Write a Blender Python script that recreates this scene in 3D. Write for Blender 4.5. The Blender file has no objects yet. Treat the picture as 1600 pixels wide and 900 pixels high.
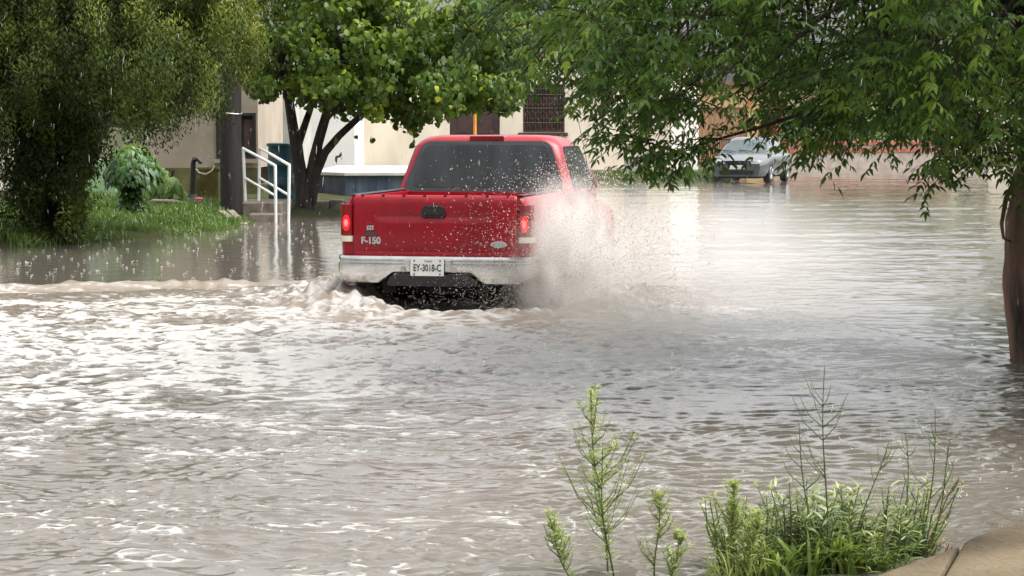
import bpy, bmesh, math, random
import numpy as np
from mathutils import Vector, Matrix

random.seed(7)
RNG = np.random.default_rng(11)
R = math.radians
S = bpy.context.scene
C = S.collection

# ------------------------------------------------------------------ camera, sky, sun, exposure
F_PX, HORIZON, EYE = 3440.0, 196.0, 1.65
PITCH = math.atan((450.0 - HORIZON) / F_PX)
cam_data = bpy.data.cameras.new('camera')
cam_data.sensor_width = 36.0
cam_data.lens = 36.0 * F_PX / 1600.0
cam_data.clip_start = 0.1
cam_data.clip_end = 3000.0
cam = bpy.data.objects.new('camera', cam_data)
cam.location = (0, 0, EYE)
cam.rotation_euler = (math.pi / 2 - PITCH, 0, 0)
C.objects.link(cam)
S.camera = cam

SUN_EL, SUN_AZ = R(64), R(95)          # azimuth measured from +Y towards +X
world = bpy.data.worlds.new('World')
S.world = world
world.use_nodes = True
wn = world.node_tree
wn.nodes.clear()
w_out = wn.nodes.new('ShaderNodeOutputWorld')
w_bg = wn.nodes.new('ShaderNodeBackground')
w_hs = wn.nodes.new('ShaderNodeHueSaturation')
w_sky = wn.nodes.new('ShaderNodeTexSky')
w_sky.sky_type = 'NISHITA'
w_sky.sun_disc = False
w_sky.sun_elevation = SUN_EL
w_sky.sun_rotation = SUN_AZ
w_sky.air_density = 1.0
w_sky.dust_density = 6.0
w_hs.inputs['Saturation'].default_value = 0.12
wn.links.new(w_sky.outputs[0], w_hs.inputs['Color'])
wn.links.new(w_hs.outputs[0], w_bg.inputs['Color'])
w_bg.inputs['Strength'].default_value = 0.15
wn.links.new(w_bg.outputs[0], w_out.inputs['Surface'])

sun_data = bpy.data.lights.new('sun', 'SUN')
sun_data.energy = 0.9
sun_data.angle = R(60)
sun_data.color = (1.0, 0.96, 0.9)
sun = bpy.data.objects.new('sun', sun_data)
sun_dir = Vector((math.sin(SUN_AZ) * math.cos(SUN_EL), math.cos(SUN_AZ) * math.cos(SUN_EL), math.sin(SUN_EL)))
sun.rotation_euler = sun_dir.to_track_quat('Z', 'Y').to_euler()
sun.location = (10, 30, 40)
C.objects.link(sun)

S.view_settings.view_transform = 'Standard'
S.view_settings.look = 'None'
S.view_settings.exposure = 1.4
S.view_settings.gamma = 1.0
S.render.engine = 'CYCLES'
S.cycles.use_denoising = True
S.cycles.max_bounces = 8
S.cycles.transparent_max_bounces = 16
S.cycles.volume_bounces = 3
S.cycles.sample_clamp_indirect = 6.0


# ------------------------------------------------------------------ measuring helpers (used to read positions off the photo)
def at_y(px, py, y):
    """world point seen at photo pixel (px,py) at world distance y"""
    c, s = math.cos(PITCH), math.sin(PITCH)
    a, b = (px - 800) / F_PX, -(py - 450) / F_PX
    d = Vector((a, c + b * s, -s + b * c))
    return Vector((0, 0, EYE)) + d * (y / d.y)


def at_z(px, py, z=0.0):
    c, s = math.cos(PITCH), math.sin(PITCH)
    a, b = (px - 800) / F_PX, -(py - 450) / F_PX
    d = Vector((a, c + b * s, -s + b * c))
    return Vector((0, 0, EYE)) + d * ((z - EYE) / d.z)


# ------------------------------------------------------------------ object helpers
def thing(name, label, cat, loc=(0, 0, 0), rz=0.0, group=None):
    o = bpy.data.objects.new(name, None)
    o.empty_display_size = 0.3
    o.location = loc
    o.rotation_euler = (0, 0, rz)
    C.objects.link(o)
    o['label'] = label
    o['category'] = cat
    if group:
        o['group'] = group
    return o


def tag(o, label, cat, group=None):
    o['label'] = label
    o['category'] = cat
    if group:
        o['group'] = group
    return o


def kind(o, k):
    o['kind'] = k
    return o


class MB:
    def __init__(self):
        self.v, self.f = [], []

    def add(self, vs, fs):
        n = len(self.v)
        self.v += [tuple(p) for p in vs]
        self.f += [tuple(n + i for i in f) for f in fs]
        return self

    def box(self, x0, x1, y0, y1, z0, z1):
        vs = [(x0, y0, z0), (x1, y0, z0), (x1, y1, z0), (x0, y1, z0), (x0, y0, z1), (x1, y0, z1), (x1, y1, z1), (x0, y1, z1)]
        return self.add(vs, [(0, 3, 2, 1), (4, 5, 6, 7), (0, 1, 5, 4), (1, 2, 6, 5), (2, 3, 7, 6), (3, 0, 4, 7)])

    def tube(self, pts, rad, n=8, caps=True):
        pts = [Vector(p) for p in pts]
        if not hasattr(rad, '__len__'):
            rad = [rad] * len(pts)
        vs, fs = [], []
        prev = None
        for i, p in enumerate(pts):
            if i == 0:
                t = pts[1] - p
            elif i == len(pts) - 1:
                t = p - pts[i - 1]
            else:
                t = pts[i + 1] - pts[i - 1]
            t = t.normalized()
            if prev is None:
                a = Vector((0, 0, 1)) if abs(t.z) < 0.9 else Vector((1, 0, 0))
                u = t.cross(a).normalized()
            else:
                u = (prev - t * prev.dot(t)).normalized()
            prev = u
            w = t.cross(u)
            for k in range(n):
                an = 2 * math.pi * k / n
                vs.append(p + (u * math.cos(an) + w * math.sin(an)) * rad[i])
        for i in range(len(pts) - 1):
            for k in range(n):
                a, b = i * n + k, i * n + (k + 1) % n
                fs.append((a, b, b + n, a + n))
        if caps:
            fs.append(tuple(range(n - 1, -1, -1)))
            m = (len(pts) - 1) * n
            fs.append(tuple(range(m, m + n)))
        return self.add(vs, fs)

    def stack(self, rings, cap=True):
        """closed rings of equal length"""
        n = len(rings[0])
        vs = [p for r in rings for p in r]
        fs = []
        for i in range(len(rings) - 1):
            for k in range(n):
                a, b = i * n + k, i * n + (k + 1) % n
                fs.append((a, b, b + n, a + n))
        if cap:
            fs.append(tuple(range(n - 1, -1, -1)))
            m = (len(rings) - 1) * n
            fs.append(tuple(range(m, m + n)))
        return self.add(vs, fs)

    def grid(self, rows):
        n = len(rows[0])
        vs = [p for r in rows for p in r]
        fs = []
        for i in range(len(rows) - 1):
            for k in range(n - 1):
                a = i * n + k
                fs.append((a, a + 1, a + 1 + n, a + n))
        return self.add(vs, fs)

    def prism(self, poly, axis, a, b):
        """extrude a 2-D polygon along axis ('x','y','z') from a to b"""
        def mk(p, h):
            return {'x': (h, p[0], p[1]), 'y': (p[0], h, p[1]), 'z': (p[0], p[1], h)}[axis]
        n = len(poly)
        vs = [mk(p, a) for p in poly] + [mk(p, b) for p in poly]
        fs = [tuple(range(n)), tuple(range(2 * n - 1, n - 1, -1))]
        for i in range(n):
            j = (i + 1) % n
            fs.append((i, i + n, j + n, j))
        return self.add(vs, fs)

    def build(self, name, mat, parent=None, smooth=False, bevel=0.0, seg=2, fix=True):
        me = bpy.data.meshes.new(name)
        me.from_pydata(self.v, [], self.f)
        if fix:
            bm = bmesh.new()
            bm.from_mesh(me)
            bmesh.ops.recalc_face_normals(bm, faces=bm.faces)
            if bevel:
                es = [e for e in bm.edges if len(e.link_faces) == 2 and e.calc_face_angle(0) > 0.5]
                bmesh.ops.bevel(bm, geom=es, offset=bevel, segments=seg, affect='EDGES', profile=0.5, clamp_overlap=True)
            bm.to_mesh(me)
            bm.free()
        me.validate()
        if mat:
            me.materials.append(mat)
        if smooth:
            me.shade_smooth()
            try:
                me.set_sharp_from_angle(angle=R(smooth if smooth > 1 else 40))
            except Exception:
                pass
        o = bpy.data.objects.new(name, me)
        C.objects.link(o)
        if parent:
            o.parent = parent
        return o


def np_mesh(name, V, tris=None, quads=None, mat=None, parent=None, attrs=None, smooth=False):
    me = bpy.data.meshes.new(name)
    V = np.asarray(V, dtype=np.float32)
    loops, totals = [], []
    if tris is not None and len(tris):
        loops.append(np.asarray(tris, dtype=np.int32).ravel())
        totals.append(np.full(len(tris), 3, np.int32))
    if quads is not None and len(quads):
        loops.append(np.asarray(quads, dtype=np.int32).ravel())
        totals.append(np.full(len(quads), 4, np.int32))
    loops = np.concatenate(loops)
    totals = np.concatenate(totals)
    starts = np.concatenate([[0], np.cumsum(totals)[:-1]]).astype(np.int32)
    me.vertices.add(len(V))
    me.vertices.foreach_set('co', V.ravel())
    me.loops.add(len(loops))
    me.loops.foreach_set('vertex_index', loops)
    me.polygons.add(len(totals))
    me.polygons.foreach_set('loop_start', starts)
    me.polygons.foreach_set('loop_total', totals)
    for k, a in (attrs or {}).items():
        at = me.attributes.new(k, 'FLOAT', 'POINT')
        at.data.foreach_set('value', np.asarray(a, dtype=np.float32))
    me.update(calc_edges=True)
    if smooth:
        me.shade_smooth()
    if mat:
        me.materials.append(mat)
    o = bpy.data.objects.new(name, me)
    C.objects.link(o)
    if parent:
        o.parent = parent
    return o


def rounded(x0, x1, y0, y1, r, n=5):
    pts = []
    for cx, cy, a0 in ((x1 - r, y1 - r, 0), (x0 + r, y1 - r, 90), (x0 + r, y0 + r, 180), (x1 - r, y0 + r, 270)):
        for k in range(n + 1):
            a = R(a0 + 90 * k / n)
            pts.append((cx + r * math.cos(a), cy + r * math.sin(a)))
    return pts


def smooth01(x):
    x = np.clip(x, 0, 1)
    return x * x * (3 - 2 * x)


_PERM = RNG.permutation(512)
_PERM = np.concatenate([_PERM, _PERM, _PERM])
_GA = RNG.uniform(0, 2 * np.pi, 512)
_GX, _GY = np.cos(_GA), np.sin(_GA)


def perlin(x, y, seed=0):
    x = np.asarray(x) + seed * 17.31
    y = np.asarray(y) - seed * 9.77
    xi, yi = np.floor(x).astype(np.int64), np.floor(y).astype(np.int64)
    xf, yf = x - xi, y - yi
    u, v = xf ** 3 * (xf * (xf * 6 - 15) + 10), yf ** 3 * (yf * (yf * 6 - 15) + 10)

    def g(ix, iy, dx, dy):
        h = _PERM[_PERM[ix & 511] + (iy & 511)]
        return _GX[h] * dx + _GY[h] * dy
    a, b = g(xi, yi, xf, yf), g(xi + 1, yi, xf - 1, yf)
    c, d = g(xi, yi + 1, xf, yf - 1), g(xi + 1, yi + 1, xf - 1, yf - 1)
    return ((a * (1 - u) + b * u) * (1 - v) + (c * (1 - u) + d * u) * v) * 1.5


# ------------------------------------------------------------------ materials
MATS = {}


def material(name, color=(0.5, 0.5, 0.5), rough=0.6, metal=0.0, var=0.12, scale=4.0, bump=0.0, bump_scale=30.0, spec=0.5,
             coat=0.0, color2=None, emit=None, emit_s=0.0, stretch=(1, 1, 1), ior=None, alpha=1.0):
    m = bpy.data.materials.new(name)
    m.use_nodes = True
    nt = m.node_tree
    b = nt.nodes['Principled BSDF']
    tc = nt.nodes.new('ShaderNodeTexCoord')
    mp = nt.nodes.new('ShaderNodeMapping')
    mp.inputs['Scale'].default_value = stretch
    nt.links.new(tc.outputs['Object'], mp.inputs['Vector'])
    nz = nt.nodes.new('ShaderNodeTexNoise')
    nz.inputs['Scale'].default_value = scale
    nz.inputs['Detail'].default_value = 6
    nt.links.new(mp.outputs[0], nz.inputs['Vector'])
    ramp = nt.nodes.new('ShaderNodeValToRGB')
    c2 = color2 or tuple(c * (1 - 2.2 * var) for c in color)
    c1 = tuple(min(1, c * (1 + var)) for c in color)
    ramp.color_ramp.elements[0].position = 0.32
    ramp.color_ramp.elements[1].position = 0.68
    ramp.color_ramp.elements[0].color = (*c2, 1)
    ramp.color_ramp.elements[1].color = (*c1, 1)
    nt.links.new(nz.outputs[0], ramp.inputs[0])
    nt.links.new(ramp.outputs[0], b.inputs['Base Color'])
    b.inputs['Roughness'].default_value = rough
    b.inputs['Metallic'].default_value = metal
    b.inputs['Specular IOR Level'].default_value = spec
    b.inputs['Coat Weight'].default_value = coat
    b.inputs['Coat Roughness'].default_value = 0.06
    b.inputs['Alpha'].default_value = alpha
    if ior:
        b.inputs['IOR'].default_value = ior
    if emit:
        b.inputs['Emission Color'].default_value = (*emit, 1)
        b.inputs['Emission Strength'].default_value = emit_s
    if bump:
        nb = nt.nodes.new('ShaderNodeTexNoise')
        nb.inputs['Scale'].default_value = bump_scale
        nb.inputs['Detail'].default_value = 8
        nt.links.new(mp.outputs[0], nb.inputs['Vector'])
        bp = nt.nodes.new('ShaderNodeBump')
        bp.inputs['Strength'].default_value = bump
        bp.inputs['Distance'].default_value = 0.02
        nt.links.new(nb.outputs[0], bp.inputs['Height'])
        nt.links.new(bp.outputs[0], b.inputs['Normal'])
    MATS[name] = m
    return m


def leaf_material(name, stops, trans=0.35, rough=0.38, spec=0.5):
    """stops: [(pos, rgb)] read from the per-leaf 'tone' attribute"""
    m = bpy.data.materials.new(name)
    m.use_nodes = True
    nt = m.node_tree
    b = nt.nodes['Principled BSDF']
    at = nt.nodes.new('ShaderNodeAttribute')
    at.attribute_name = 'tone'
    ramp = nt.nodes.new('ShaderNodeValToRGB')
    el = ramp.color_ramp.elements
    while len(el) < len(stops):
        el.new(0.5)
    for e, (p, c) in zip(el, stops):
        e.position = p
        e.color = (*c, 1)
    nt.links.new(at.outputs['Fac'], ramp.inputs[0])
    nt.links.new(ramp.outputs[0], b.inputs['Base Color'])
    b.inputs['Roughness'].default_value = rough
    b.inputs['Specular IOR Level'].default_value = spec
    tr = nt.nodes.new('ShaderNodeBsdfTranslucent')
    hs = nt.nodes.new('ShaderNodeHueSaturation')
    hs.inputs['Hue'].default_value = 0.48
    hs.inputs['Value'].default_value = 1.7
    nt.links.new(ramp.outputs[0], hs.inputs['Color'])
    nt.links.new(hs.outputs[0], tr.inputs['Color'])
    mx = nt.nodes.new('ShaderNodeMixShader')
    mx.inputs[0].default_value = trans
    nt.links.new(b.outputs[0], mx.inputs[1])
    nt.links.new(tr.outputs[0], mx.inputs[2])
    nt.links.new(mx.outputs[0], nt.nodes['Material Output'].inputs['Surface'])
    MATS[name] = m
    return m


M_RED = material('red_paint', (0.28, 0.0024, 0.012), 0.3, 0.0, 0.1, 3.0, bump=0.06, bump_scale=70, spec=0.3, coat=0.18, stretch=(1, 1, 0.25))
M_BLACK = material('black_plastic', (0.01, 0.01, 0.011), 0.45, var=0.2)
M_RUBBER = material('tyre_rubber', (0.014, 0.014, 0.014), 0.75, var=0.2)
M_UNDER = material('underbody', (0.012, 0.011, 0.01), 0.8, var=0.3)
M_CHROME = material('chrome', (0.66, 0.655, 0.65), 0.2, 1.0, 0.1, 5.0, bump=0.04, bump_scale=6)
M_RIM = material('alloy_rim', (0.45, 0.45, 0.46), 0.35, 0.8)
M_GLASS = material('tinted_glass', (0.022, 0.027, 0.028), 0.07, 0.0, 0.4, 2.6, spec=0.42, stretch=(1.7, 1, 0.4), color2=(0.01, 0.012, 0.012))  # paler upright zones in the colour stand in for light seen through
M_FRIT = material('window_seal', (0.022, 0.023, 0.025), 0.4)
M_TAIL = material('tail_lens', (0.22, 0.002, 0.008), 0.18, var=0.1, coat=0.6)
M_LAMP = material('lit_lamp', (0.4, 0.003, 0.008), 0.3, emit=(1.0, 0.012, 0.02), emit_s=0.3)
M_BULB = material('lit_bulb', (0.8, 0.1, 0.1), 0.3, emit=(1.0, 0.12, 0.12), emit_s=0.8)
M_REVERSE = material('reverse_lens', (0.72, 0.66, 0.55), 0.2)
M_PLATE = material('plate_white', (0.7, 0.7, 0.67), 0.45, var=0.04)
M_INK = material('plate_ink', (0.02, 0.02, 0.025), 0.5)
M_SILVER = material('silver_paint', (0.12, 0.13, 0.135), 0.28, 0.5, 0.06, coat=0.6)
M_CARGLASS = material('car_glass', (0.06, 0.08, 0.08), 0.08, spec=0.6)
M_HEADLAMP = material('headlamp_lens', (0.7, 0.72, 0.72), 0.12, spec=0.8)
M_WHITE_METAL = material('white_metal', (0.82, 0.81, 0.77), 0.4, var=0.04)
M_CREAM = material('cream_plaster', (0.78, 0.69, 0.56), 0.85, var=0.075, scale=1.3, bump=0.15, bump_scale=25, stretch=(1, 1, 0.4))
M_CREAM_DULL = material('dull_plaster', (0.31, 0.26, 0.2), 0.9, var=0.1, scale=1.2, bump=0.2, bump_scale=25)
M_WHITE_WALL = material('white_plaster', (0.86, 0.845, 0.81), 0.85, var=0.04, scale=1.0, bump=0.1)
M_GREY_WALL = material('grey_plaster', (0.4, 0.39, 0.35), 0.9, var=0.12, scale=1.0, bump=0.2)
M_DADO = material('mustard_dado', (0.11, 0.1, 0.035), 0.85, var=0.3, scale=1.5)
M_GREEN_WALL = material('green_wall_paint', (0.28, 0.42, 0.22), 0.8, var=0.1, scale=1.5)
M_NAVY = material('navy_paint', (0.03, 0.042, 0.075), 0.6, var=0.3, scale=5, color2=(0.1, 0.13, 0.17), stretch=(1.6, 1.6, 0.22))
M_SLAB = material('pale_concrete', (0.62, 0.61, 0.56), 0.55, var=0.12, scale=3)
M_CONC = material('wet_concrete', (0.12, 0.095, 0.06), 0.8, var=0.25, scale=1.6, bump=0.8, bump_scale=30, color2=(0.035, 0.027, 0.017), spec=0.12)
M_STEP = material('step_concrete', (0.2, 0.165, 0.13), 0.6, var=0.25, scale=5, bump=0.4)
M_BROWN = material('brown_iron', (0.075, 0.04, 0.03), 0.55, var=0.2)
M_DOOR = material('maroon_door', (0.06, 0.03, 0.028), 0.5, var=0.2)
M_PANE = material('dark_pane', (0.05, 0.04, 0.035), 0.2, var=0.2)
M_COPING = material('brown_coping', (0.22, 0.13, 0.09), 0.8)
M_ORANGE = material('orange_paint', (0.75, 0.32, 0.03), 0.5)
M_TEAL = material('teal_plastic', (0.012, 0.075, 0.095), 0.4, var=0.15)
M_BARK = material('dark_bark', (0.035, 0.025, 0.02), 0.85, var=0.35, scale=9, bump=1.0, bump_scale=26, stretch=(1, 1, 0.25))
M_BARK_RED = material('ash_bark', (0.22, 0.12, 0.085), 0.7, var=0.4, scale=7, bump=1.0, bump_scale=30, stretch=(1, 1, 0.2))
M_LIMB = material('dark_limb', (0.04, 0.026, 0.02), 0.8, var=0.3, scale=9, bump=0.6)
M_POLE = material('tarred_timber', (0.016, 0.011, 0.009), 0.7, var=0.35, scale=12, bump=0.8, bump_scale=20, stretch=(2, 2, 0.08))
M_WIRE = material('galvanised_wire', (0.6, 0.6, 0.6), 0.4, 0.7)
M_OCHRE = material('ochre_plaster', (0.66, 0.45, 0.22), 0.85, var=0.06)
M_TANDOOR = material('tan_door', (0.42, 0.25, 0.13), 0.7, stretch=(4, 4, 0.4))
M_BRICK = material('brick_band', (0.42, 0.13, 0.08), 0.8, var=0.2, scale=8)
M_PINKWALL = material('pinkish_plaster', (0.4, 0.34, 0.29), 0.85)
M_PINK = material('pink_plastic', (0.6, 0.12, 0.25), 0.5)
M_TUB = material('olive_plastic', (0.15, 0.125, 0.03), 0.6, var=0.2)
M_IRON = material('black_iron', (0.015, 0.013, 0.012), 0.5)
M_WOOD = material('grey_wood', (0.2, 0.17, 0.13), 0.8, stretch=(1, 1, 6))
M_STEM = material('weed_stem', (0.06, 0.095, 0.025), 0.6)
M_STEM_RED = material('weed_stem_red', (0.2, 0.09, 0.035), 0.6)

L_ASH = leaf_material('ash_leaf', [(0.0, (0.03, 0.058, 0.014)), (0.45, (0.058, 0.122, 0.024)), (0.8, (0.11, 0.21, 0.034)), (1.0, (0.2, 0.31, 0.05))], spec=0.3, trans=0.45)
L_MUL = leaf_material('heart_leaf', [(0.0, (0.026, 0.05, 0.008)), (0.5, (0.065, 0.122, 0.013)), (0.85, (0.11, 0.175, 0.017)), (1.0, (0.36, 0.42, 0.035))], spec=0.3)
L_CON = leaf_material('cypress_leaf', [(0.0, (0.018, 0.029, 0.008)), (0.4, (0.042, 0.065, 0.014)), (0.75, (0.088, 0.122, 0.02)), (1.0, (0.19, 0.22, 0.036))], trans=0.2, rough=0.6, spec=0.12)
L_SHRUB = leaf_material('shrub_leaf', [(0.0, (0.022, 0.06, 0.013)), (0.6, (0.05, 0.125, 0.02)), (1.0, (0.13, 0.25, 0.04))])
L_LIGHT = leaf_material('taro_leaf', [(0.0, (0.1, 0.19, 0.05)), (1.0, (0.28, 0.42, 0.12))], trans=0.4)
L_OLE = leaf_material('oleander_leaf', [(0.0, (0.04, 0.09, 0.04)), (1.0, (0.16, 0.25, 0.13))])
L_ORANGE = leaf_material('orange_bloom', [(0.0, (0.14, 0.035, 0.012)), (1.0, (0.36, 0.12, 0.04))])
L_GRASS = leaf_material('grass_blade', [(0.0, (0.045, 0.085, 0.015)), (0.6, (0.085, 0.16, 0.025)), (1.0, (0.2, 0.25, 0.07))], trans=0.3)
L_WEED = leaf_material('weed_leaf', [(0.0, (0.1, 0.14, 0.034)), (0.6, (0.22, 0.29, 0.065)), (1.0, (0.42, 0.46, 0.19))], trans=0.35)
L_WILLOW = leaf_material('grey_leaf', [(0.0, (0.07, 0.1, 0.035)), (0.6, (0.15, 0.2, 0.07)), (1.0, (0.4, 0.44, 0.2))], trans=0.3)
L_BLADE = leaf_material('broad_blade', [(0.0, (0.06, 0.11, 0.02)), (0.6, (0.13, 0.21, 0.035)), (1.0, (0.32, 0.38, 0.11))], trans=0.35)

# ------------------------------------------------------------------ ground: one sheet to the horizon
SHORE = np.array([(-60, 4.0), (-8.2, 4.0), (-8.0, 27.5), (-6.9, 29.6), (-5.9, 31.2), (-5.16, 32.3), (-4.67, 34.2), (-4.5, 37.0), (-4.3, 38.6),
                  (-3.3, 40.5), (-2.75, 44.0), (-2.1, 46.6), (-0.4, 50.0), (-0.3, 63.5), (0.3, 65.2), (6.2, 64.3), (6.6, 67.0), (7.0, 74.0), (6.0, 90.0),
                  (34.0, 90.0), (34.0, 66.0), (14.0, 60.0), (13.0, 8.2), (2.2, 8.2), (1.5, 7.7), (-60, 7.0)])
SHORE = SHORE[1:-1]
SHORE[0] = (-8.2, 7.2)


def shore_dist(x, y):
    """signed distance to the flooded street outline, positive outside"""
    inside = np.zeros(x.shape, bool)
    dist = np.full(x.shape, 1e9)
    n = len(SHORE)
    for i in range(n):
        ax, ay = SHORE[i]
        bx, by = SHORE[(i + 1) % n]
        cond = ((ay > y) != (by > y))
        with np.errstate(divide='ignore', invalid='ignore'):
            xi = (bx - ax) * (y - ay) / (by - ay + 1e-12) + ax
        inside ^= cond & (x < xi)
        t = np.clip(((x - ax) * (bx - ax) + (y - ay) * (by - ay)) / ((bx - ax) ** 2 + (by - ay) ** 2), 0, 1)
        dist = np.minimum(dist, np.hypot(x - ax - t * (bx - ax), y - ay - t * (by - ay)))
    return np.where(inside, -dist, dist)


def ground_z(x, y):
    x, y = np.asarray(x, float), np.asarray(y, float)
    d = shore_dist(x, y)
    bed = -0.3 + 0.24 * smooth01((y - 50) / 12) + 0 * x
    up = 0.03 + 0.12 * smooth01(d / 0.8) + 0.12 * smooth01((d - 0.8) / 4)
    z = np.where(d < -0.5, bed, bed + (up - bed) * smooth01((d + 0.5) / 0.55))
    return np.where(y < 7.6, np.minimum(z, -0.05), z)


gx = np.concatenate([[-900, -300, -120, -60, -35], np.arange(-22, 36.01, 0.35), [45, 60, 120, 300, 900]])
gy = np.concatenate([[-300, -80, -20, -5, 2], np.arange(5, 96, 0.35), [105, 120, 160, 250, 500, 1500]])
GX, GY = np.meshgrid(gx, gy)
GZ = ground_z(GX, GY)
near = (np.abs(GX) < 40) & (GY < 100) & (GY > 5)
GZ = GZ + np.where(near & (GZ > 0), 0.035 * perlin(GX * 1.3, GY * 1.3, 3), 0)
GZ = np.where(GY < 4, -0.05, GZ)
nx, ny = len(gx), len(gy)
ii = np.arange((ny - 1) * nx).reshape(ny - 1, nx)[:, :-1].ravel()
GQ = np.stack([ii, ii + 1, ii + nx + 1, ii + nx], 1)
M_GROUND = material('bank_soil', (0.03, 0.045, 0.012), 0.9, var=0.25, scale=1.6, bump=0.8, bump_scale=12, color2=(0.045, 0.033, 0.02), spec=0.1)
ground = kind(np_mesh('ground', np.stack([GX.ravel(), GY.ravel(), GZ.ravel()], 1), quads=GQ, mat=M_GROUND, smooth=True), 'structure')

# ------------------------------------------------------------------ flood water
FRONT = np.array([(-30, 20.0), (-12, 21.4), (-5.1, 22.1), (-3.2, 22.6), (-1.9, 23.2), (-1.0, 24.6), (0.1, 25.6), (0.9, 24.6), (1.2, 23.0), (2.0, 20.7), (2.7, 18.7), (3.4, 15.8), (4.6, 12.5), (9, 9), (30, 8)])
yy = [5.4]
while yy[-1] < 92:
    yy.append(yy[-1] + min(0.45, max(0.011, 0.65 * yy[-1] ** 2 / 3632)))
yy = np.array(yy)
tt = np.linspace(-1, 1, 900)
WT, WY = np.meshgrid(tt, yy)
WX = WT * (0.33 * WY + 2.2)
# domain warp for natural shapes
wx = WX + 0.25 * perlin(WX * 0.9, WY * 0.9, 21)
wy = WY + 0.25 * perlin(WX * 0.9, WY * 0.9, 22)
FY = np.interp(WX, FRONT[:, 0], FRONT[:, 1]) + 0.12 * perlin(WX * 1.8, 0 * WX, 5) + 0.05 * perlin(WX * 6, 0 * WX, 6)
DF = FY - WY                                     # >0 : inside the churned wake
left_side = smooth01((0.5 - WX) / 1.5)
MASK = smooth01((DF + 0.05 + 0.5 * (1 - left_side)) / (0.3 + 1.9 * (1 - left_side)))
TX, TY = -0.74, 19.8
band = np.exp(-((WY - 17.0) / 3.4) ** 2)
near_w = smooth01((12.5 - WY) / 4.0)
n1 = perlin(wx * 1.1, wy * 1.1, 31)
n2 = perlin(wx * 1.7, wy * 2.8, 32)
n3 = perlin(wx * 6.0, wy * 6.0, 33)
n4 = perlin(wx * 9.5, wy * 13.0, 34)
ridge = (1 - np.abs(n2) * 2.0) * 0.6 + (1 - np.abs(n3) * 2) * 0.4
amp = MASK * (0.35 + 0.65 * band)
n5 = perlin(wx * 4.6, wy * 8.0, 35)
n6 = perlin(wx * 19.0, wy * 21.0, 36)
chop = (0.75 + 0.7 * perlin(wx * 0.45, wy * 0.45, 37)) * (1 + 0.55 * np.exp(-((WY - 16.5) / 3.0) ** 2) * smooth01(WX + 0.3))
rid5 = 0.5 - np.abs(n5)
fband = band * smooth01((1.2 - WX) / 1.6)
H = MASK * (0.012 * n1 + (0.004 + 0.032 * fband) * ridge + (0.0045 + 0.012 * fband) * n3 + chop * (0.013 * rid5 + 0.0075 * n4 + 0.0032 * n6))
# smoother longer swell close to the viewer
swell = near_w * np.exp(-((WX - 0.9) / 1.3) ** 2)
H += near_w * (0.006 * perlin(wx * 0.7, wy * 2.2, 41) + 0.004 * perlin(wx * 1.6, wy * 5.0, 42)) + swell * 0.012 * perlin(wx * 0.6, wy * 2.4, 43)
# calm water: small wind ripple, more in the open on the right
calm = 1 - MASK
right = smooth01((WX - 0.5) / 3)
H += calm * (0.0025 + 0.006 * right) * (0.6 * perlin(wx * 1.3, wy * 3.0, 51) + 0.8 * perlin(wx * 3.2, wy * 6.5, 52) + 0.6 * perlin(wx * 7.5, wy * 12.0, 54))
H += calm * right * 0.012 * perlin(WX * 0.35, WY * 0.8, 53)
# steep wave front running off to the left, softer one to the right
H += (0.075 * left_side + 0.012 * (1 - left_side)) * np.exp(-((DF - 0.22) / 0.2) ** 2) * (0.85 + 0.5 * perlin(WX * 2.2, WY, 7) + 0.3 * perlin(WX * 6.5, WY * 2, 8)) * smooth01((WX + 14) / 6)
H += 0.035 * left_side * np.exp(-((DF - 1.1) / 0.35) ** 2) * MASK
# water heaped up beside the left rear wheel, hollow behind the truck


def heap(cx, cy, rx, ry, h):
    g = np.exp(-((WX - cx) / rx) ** 2 - ((WY - cy) / ry) ** 2)
    return g * h * (1 + 1.1 * n2 + 0.9 * n3 + 0.5 * n4)


PILE = heap(-1.55, 20.3, 0.36, 0.7, 0.17) + heap(-1.75, 21.6, 0.45, 0.9, 0.11) + heap(-1.2, 19.4, 0.4, 0.4, 0.06) + heap(0.75, 20.2, 0.5, 0.9, 0.08) \
    + heap(1.3, 21.6, 0.5, 0.9, 0.045) + heap(-0.2, 18.9, 0.9, 0.35, 0.05)
H += PILE
H -= 0.09 * np.exp(-((WX + 0.6) / 0.75) ** 2 - ((WY - 20.0) / 0.9) ** 2)
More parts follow.
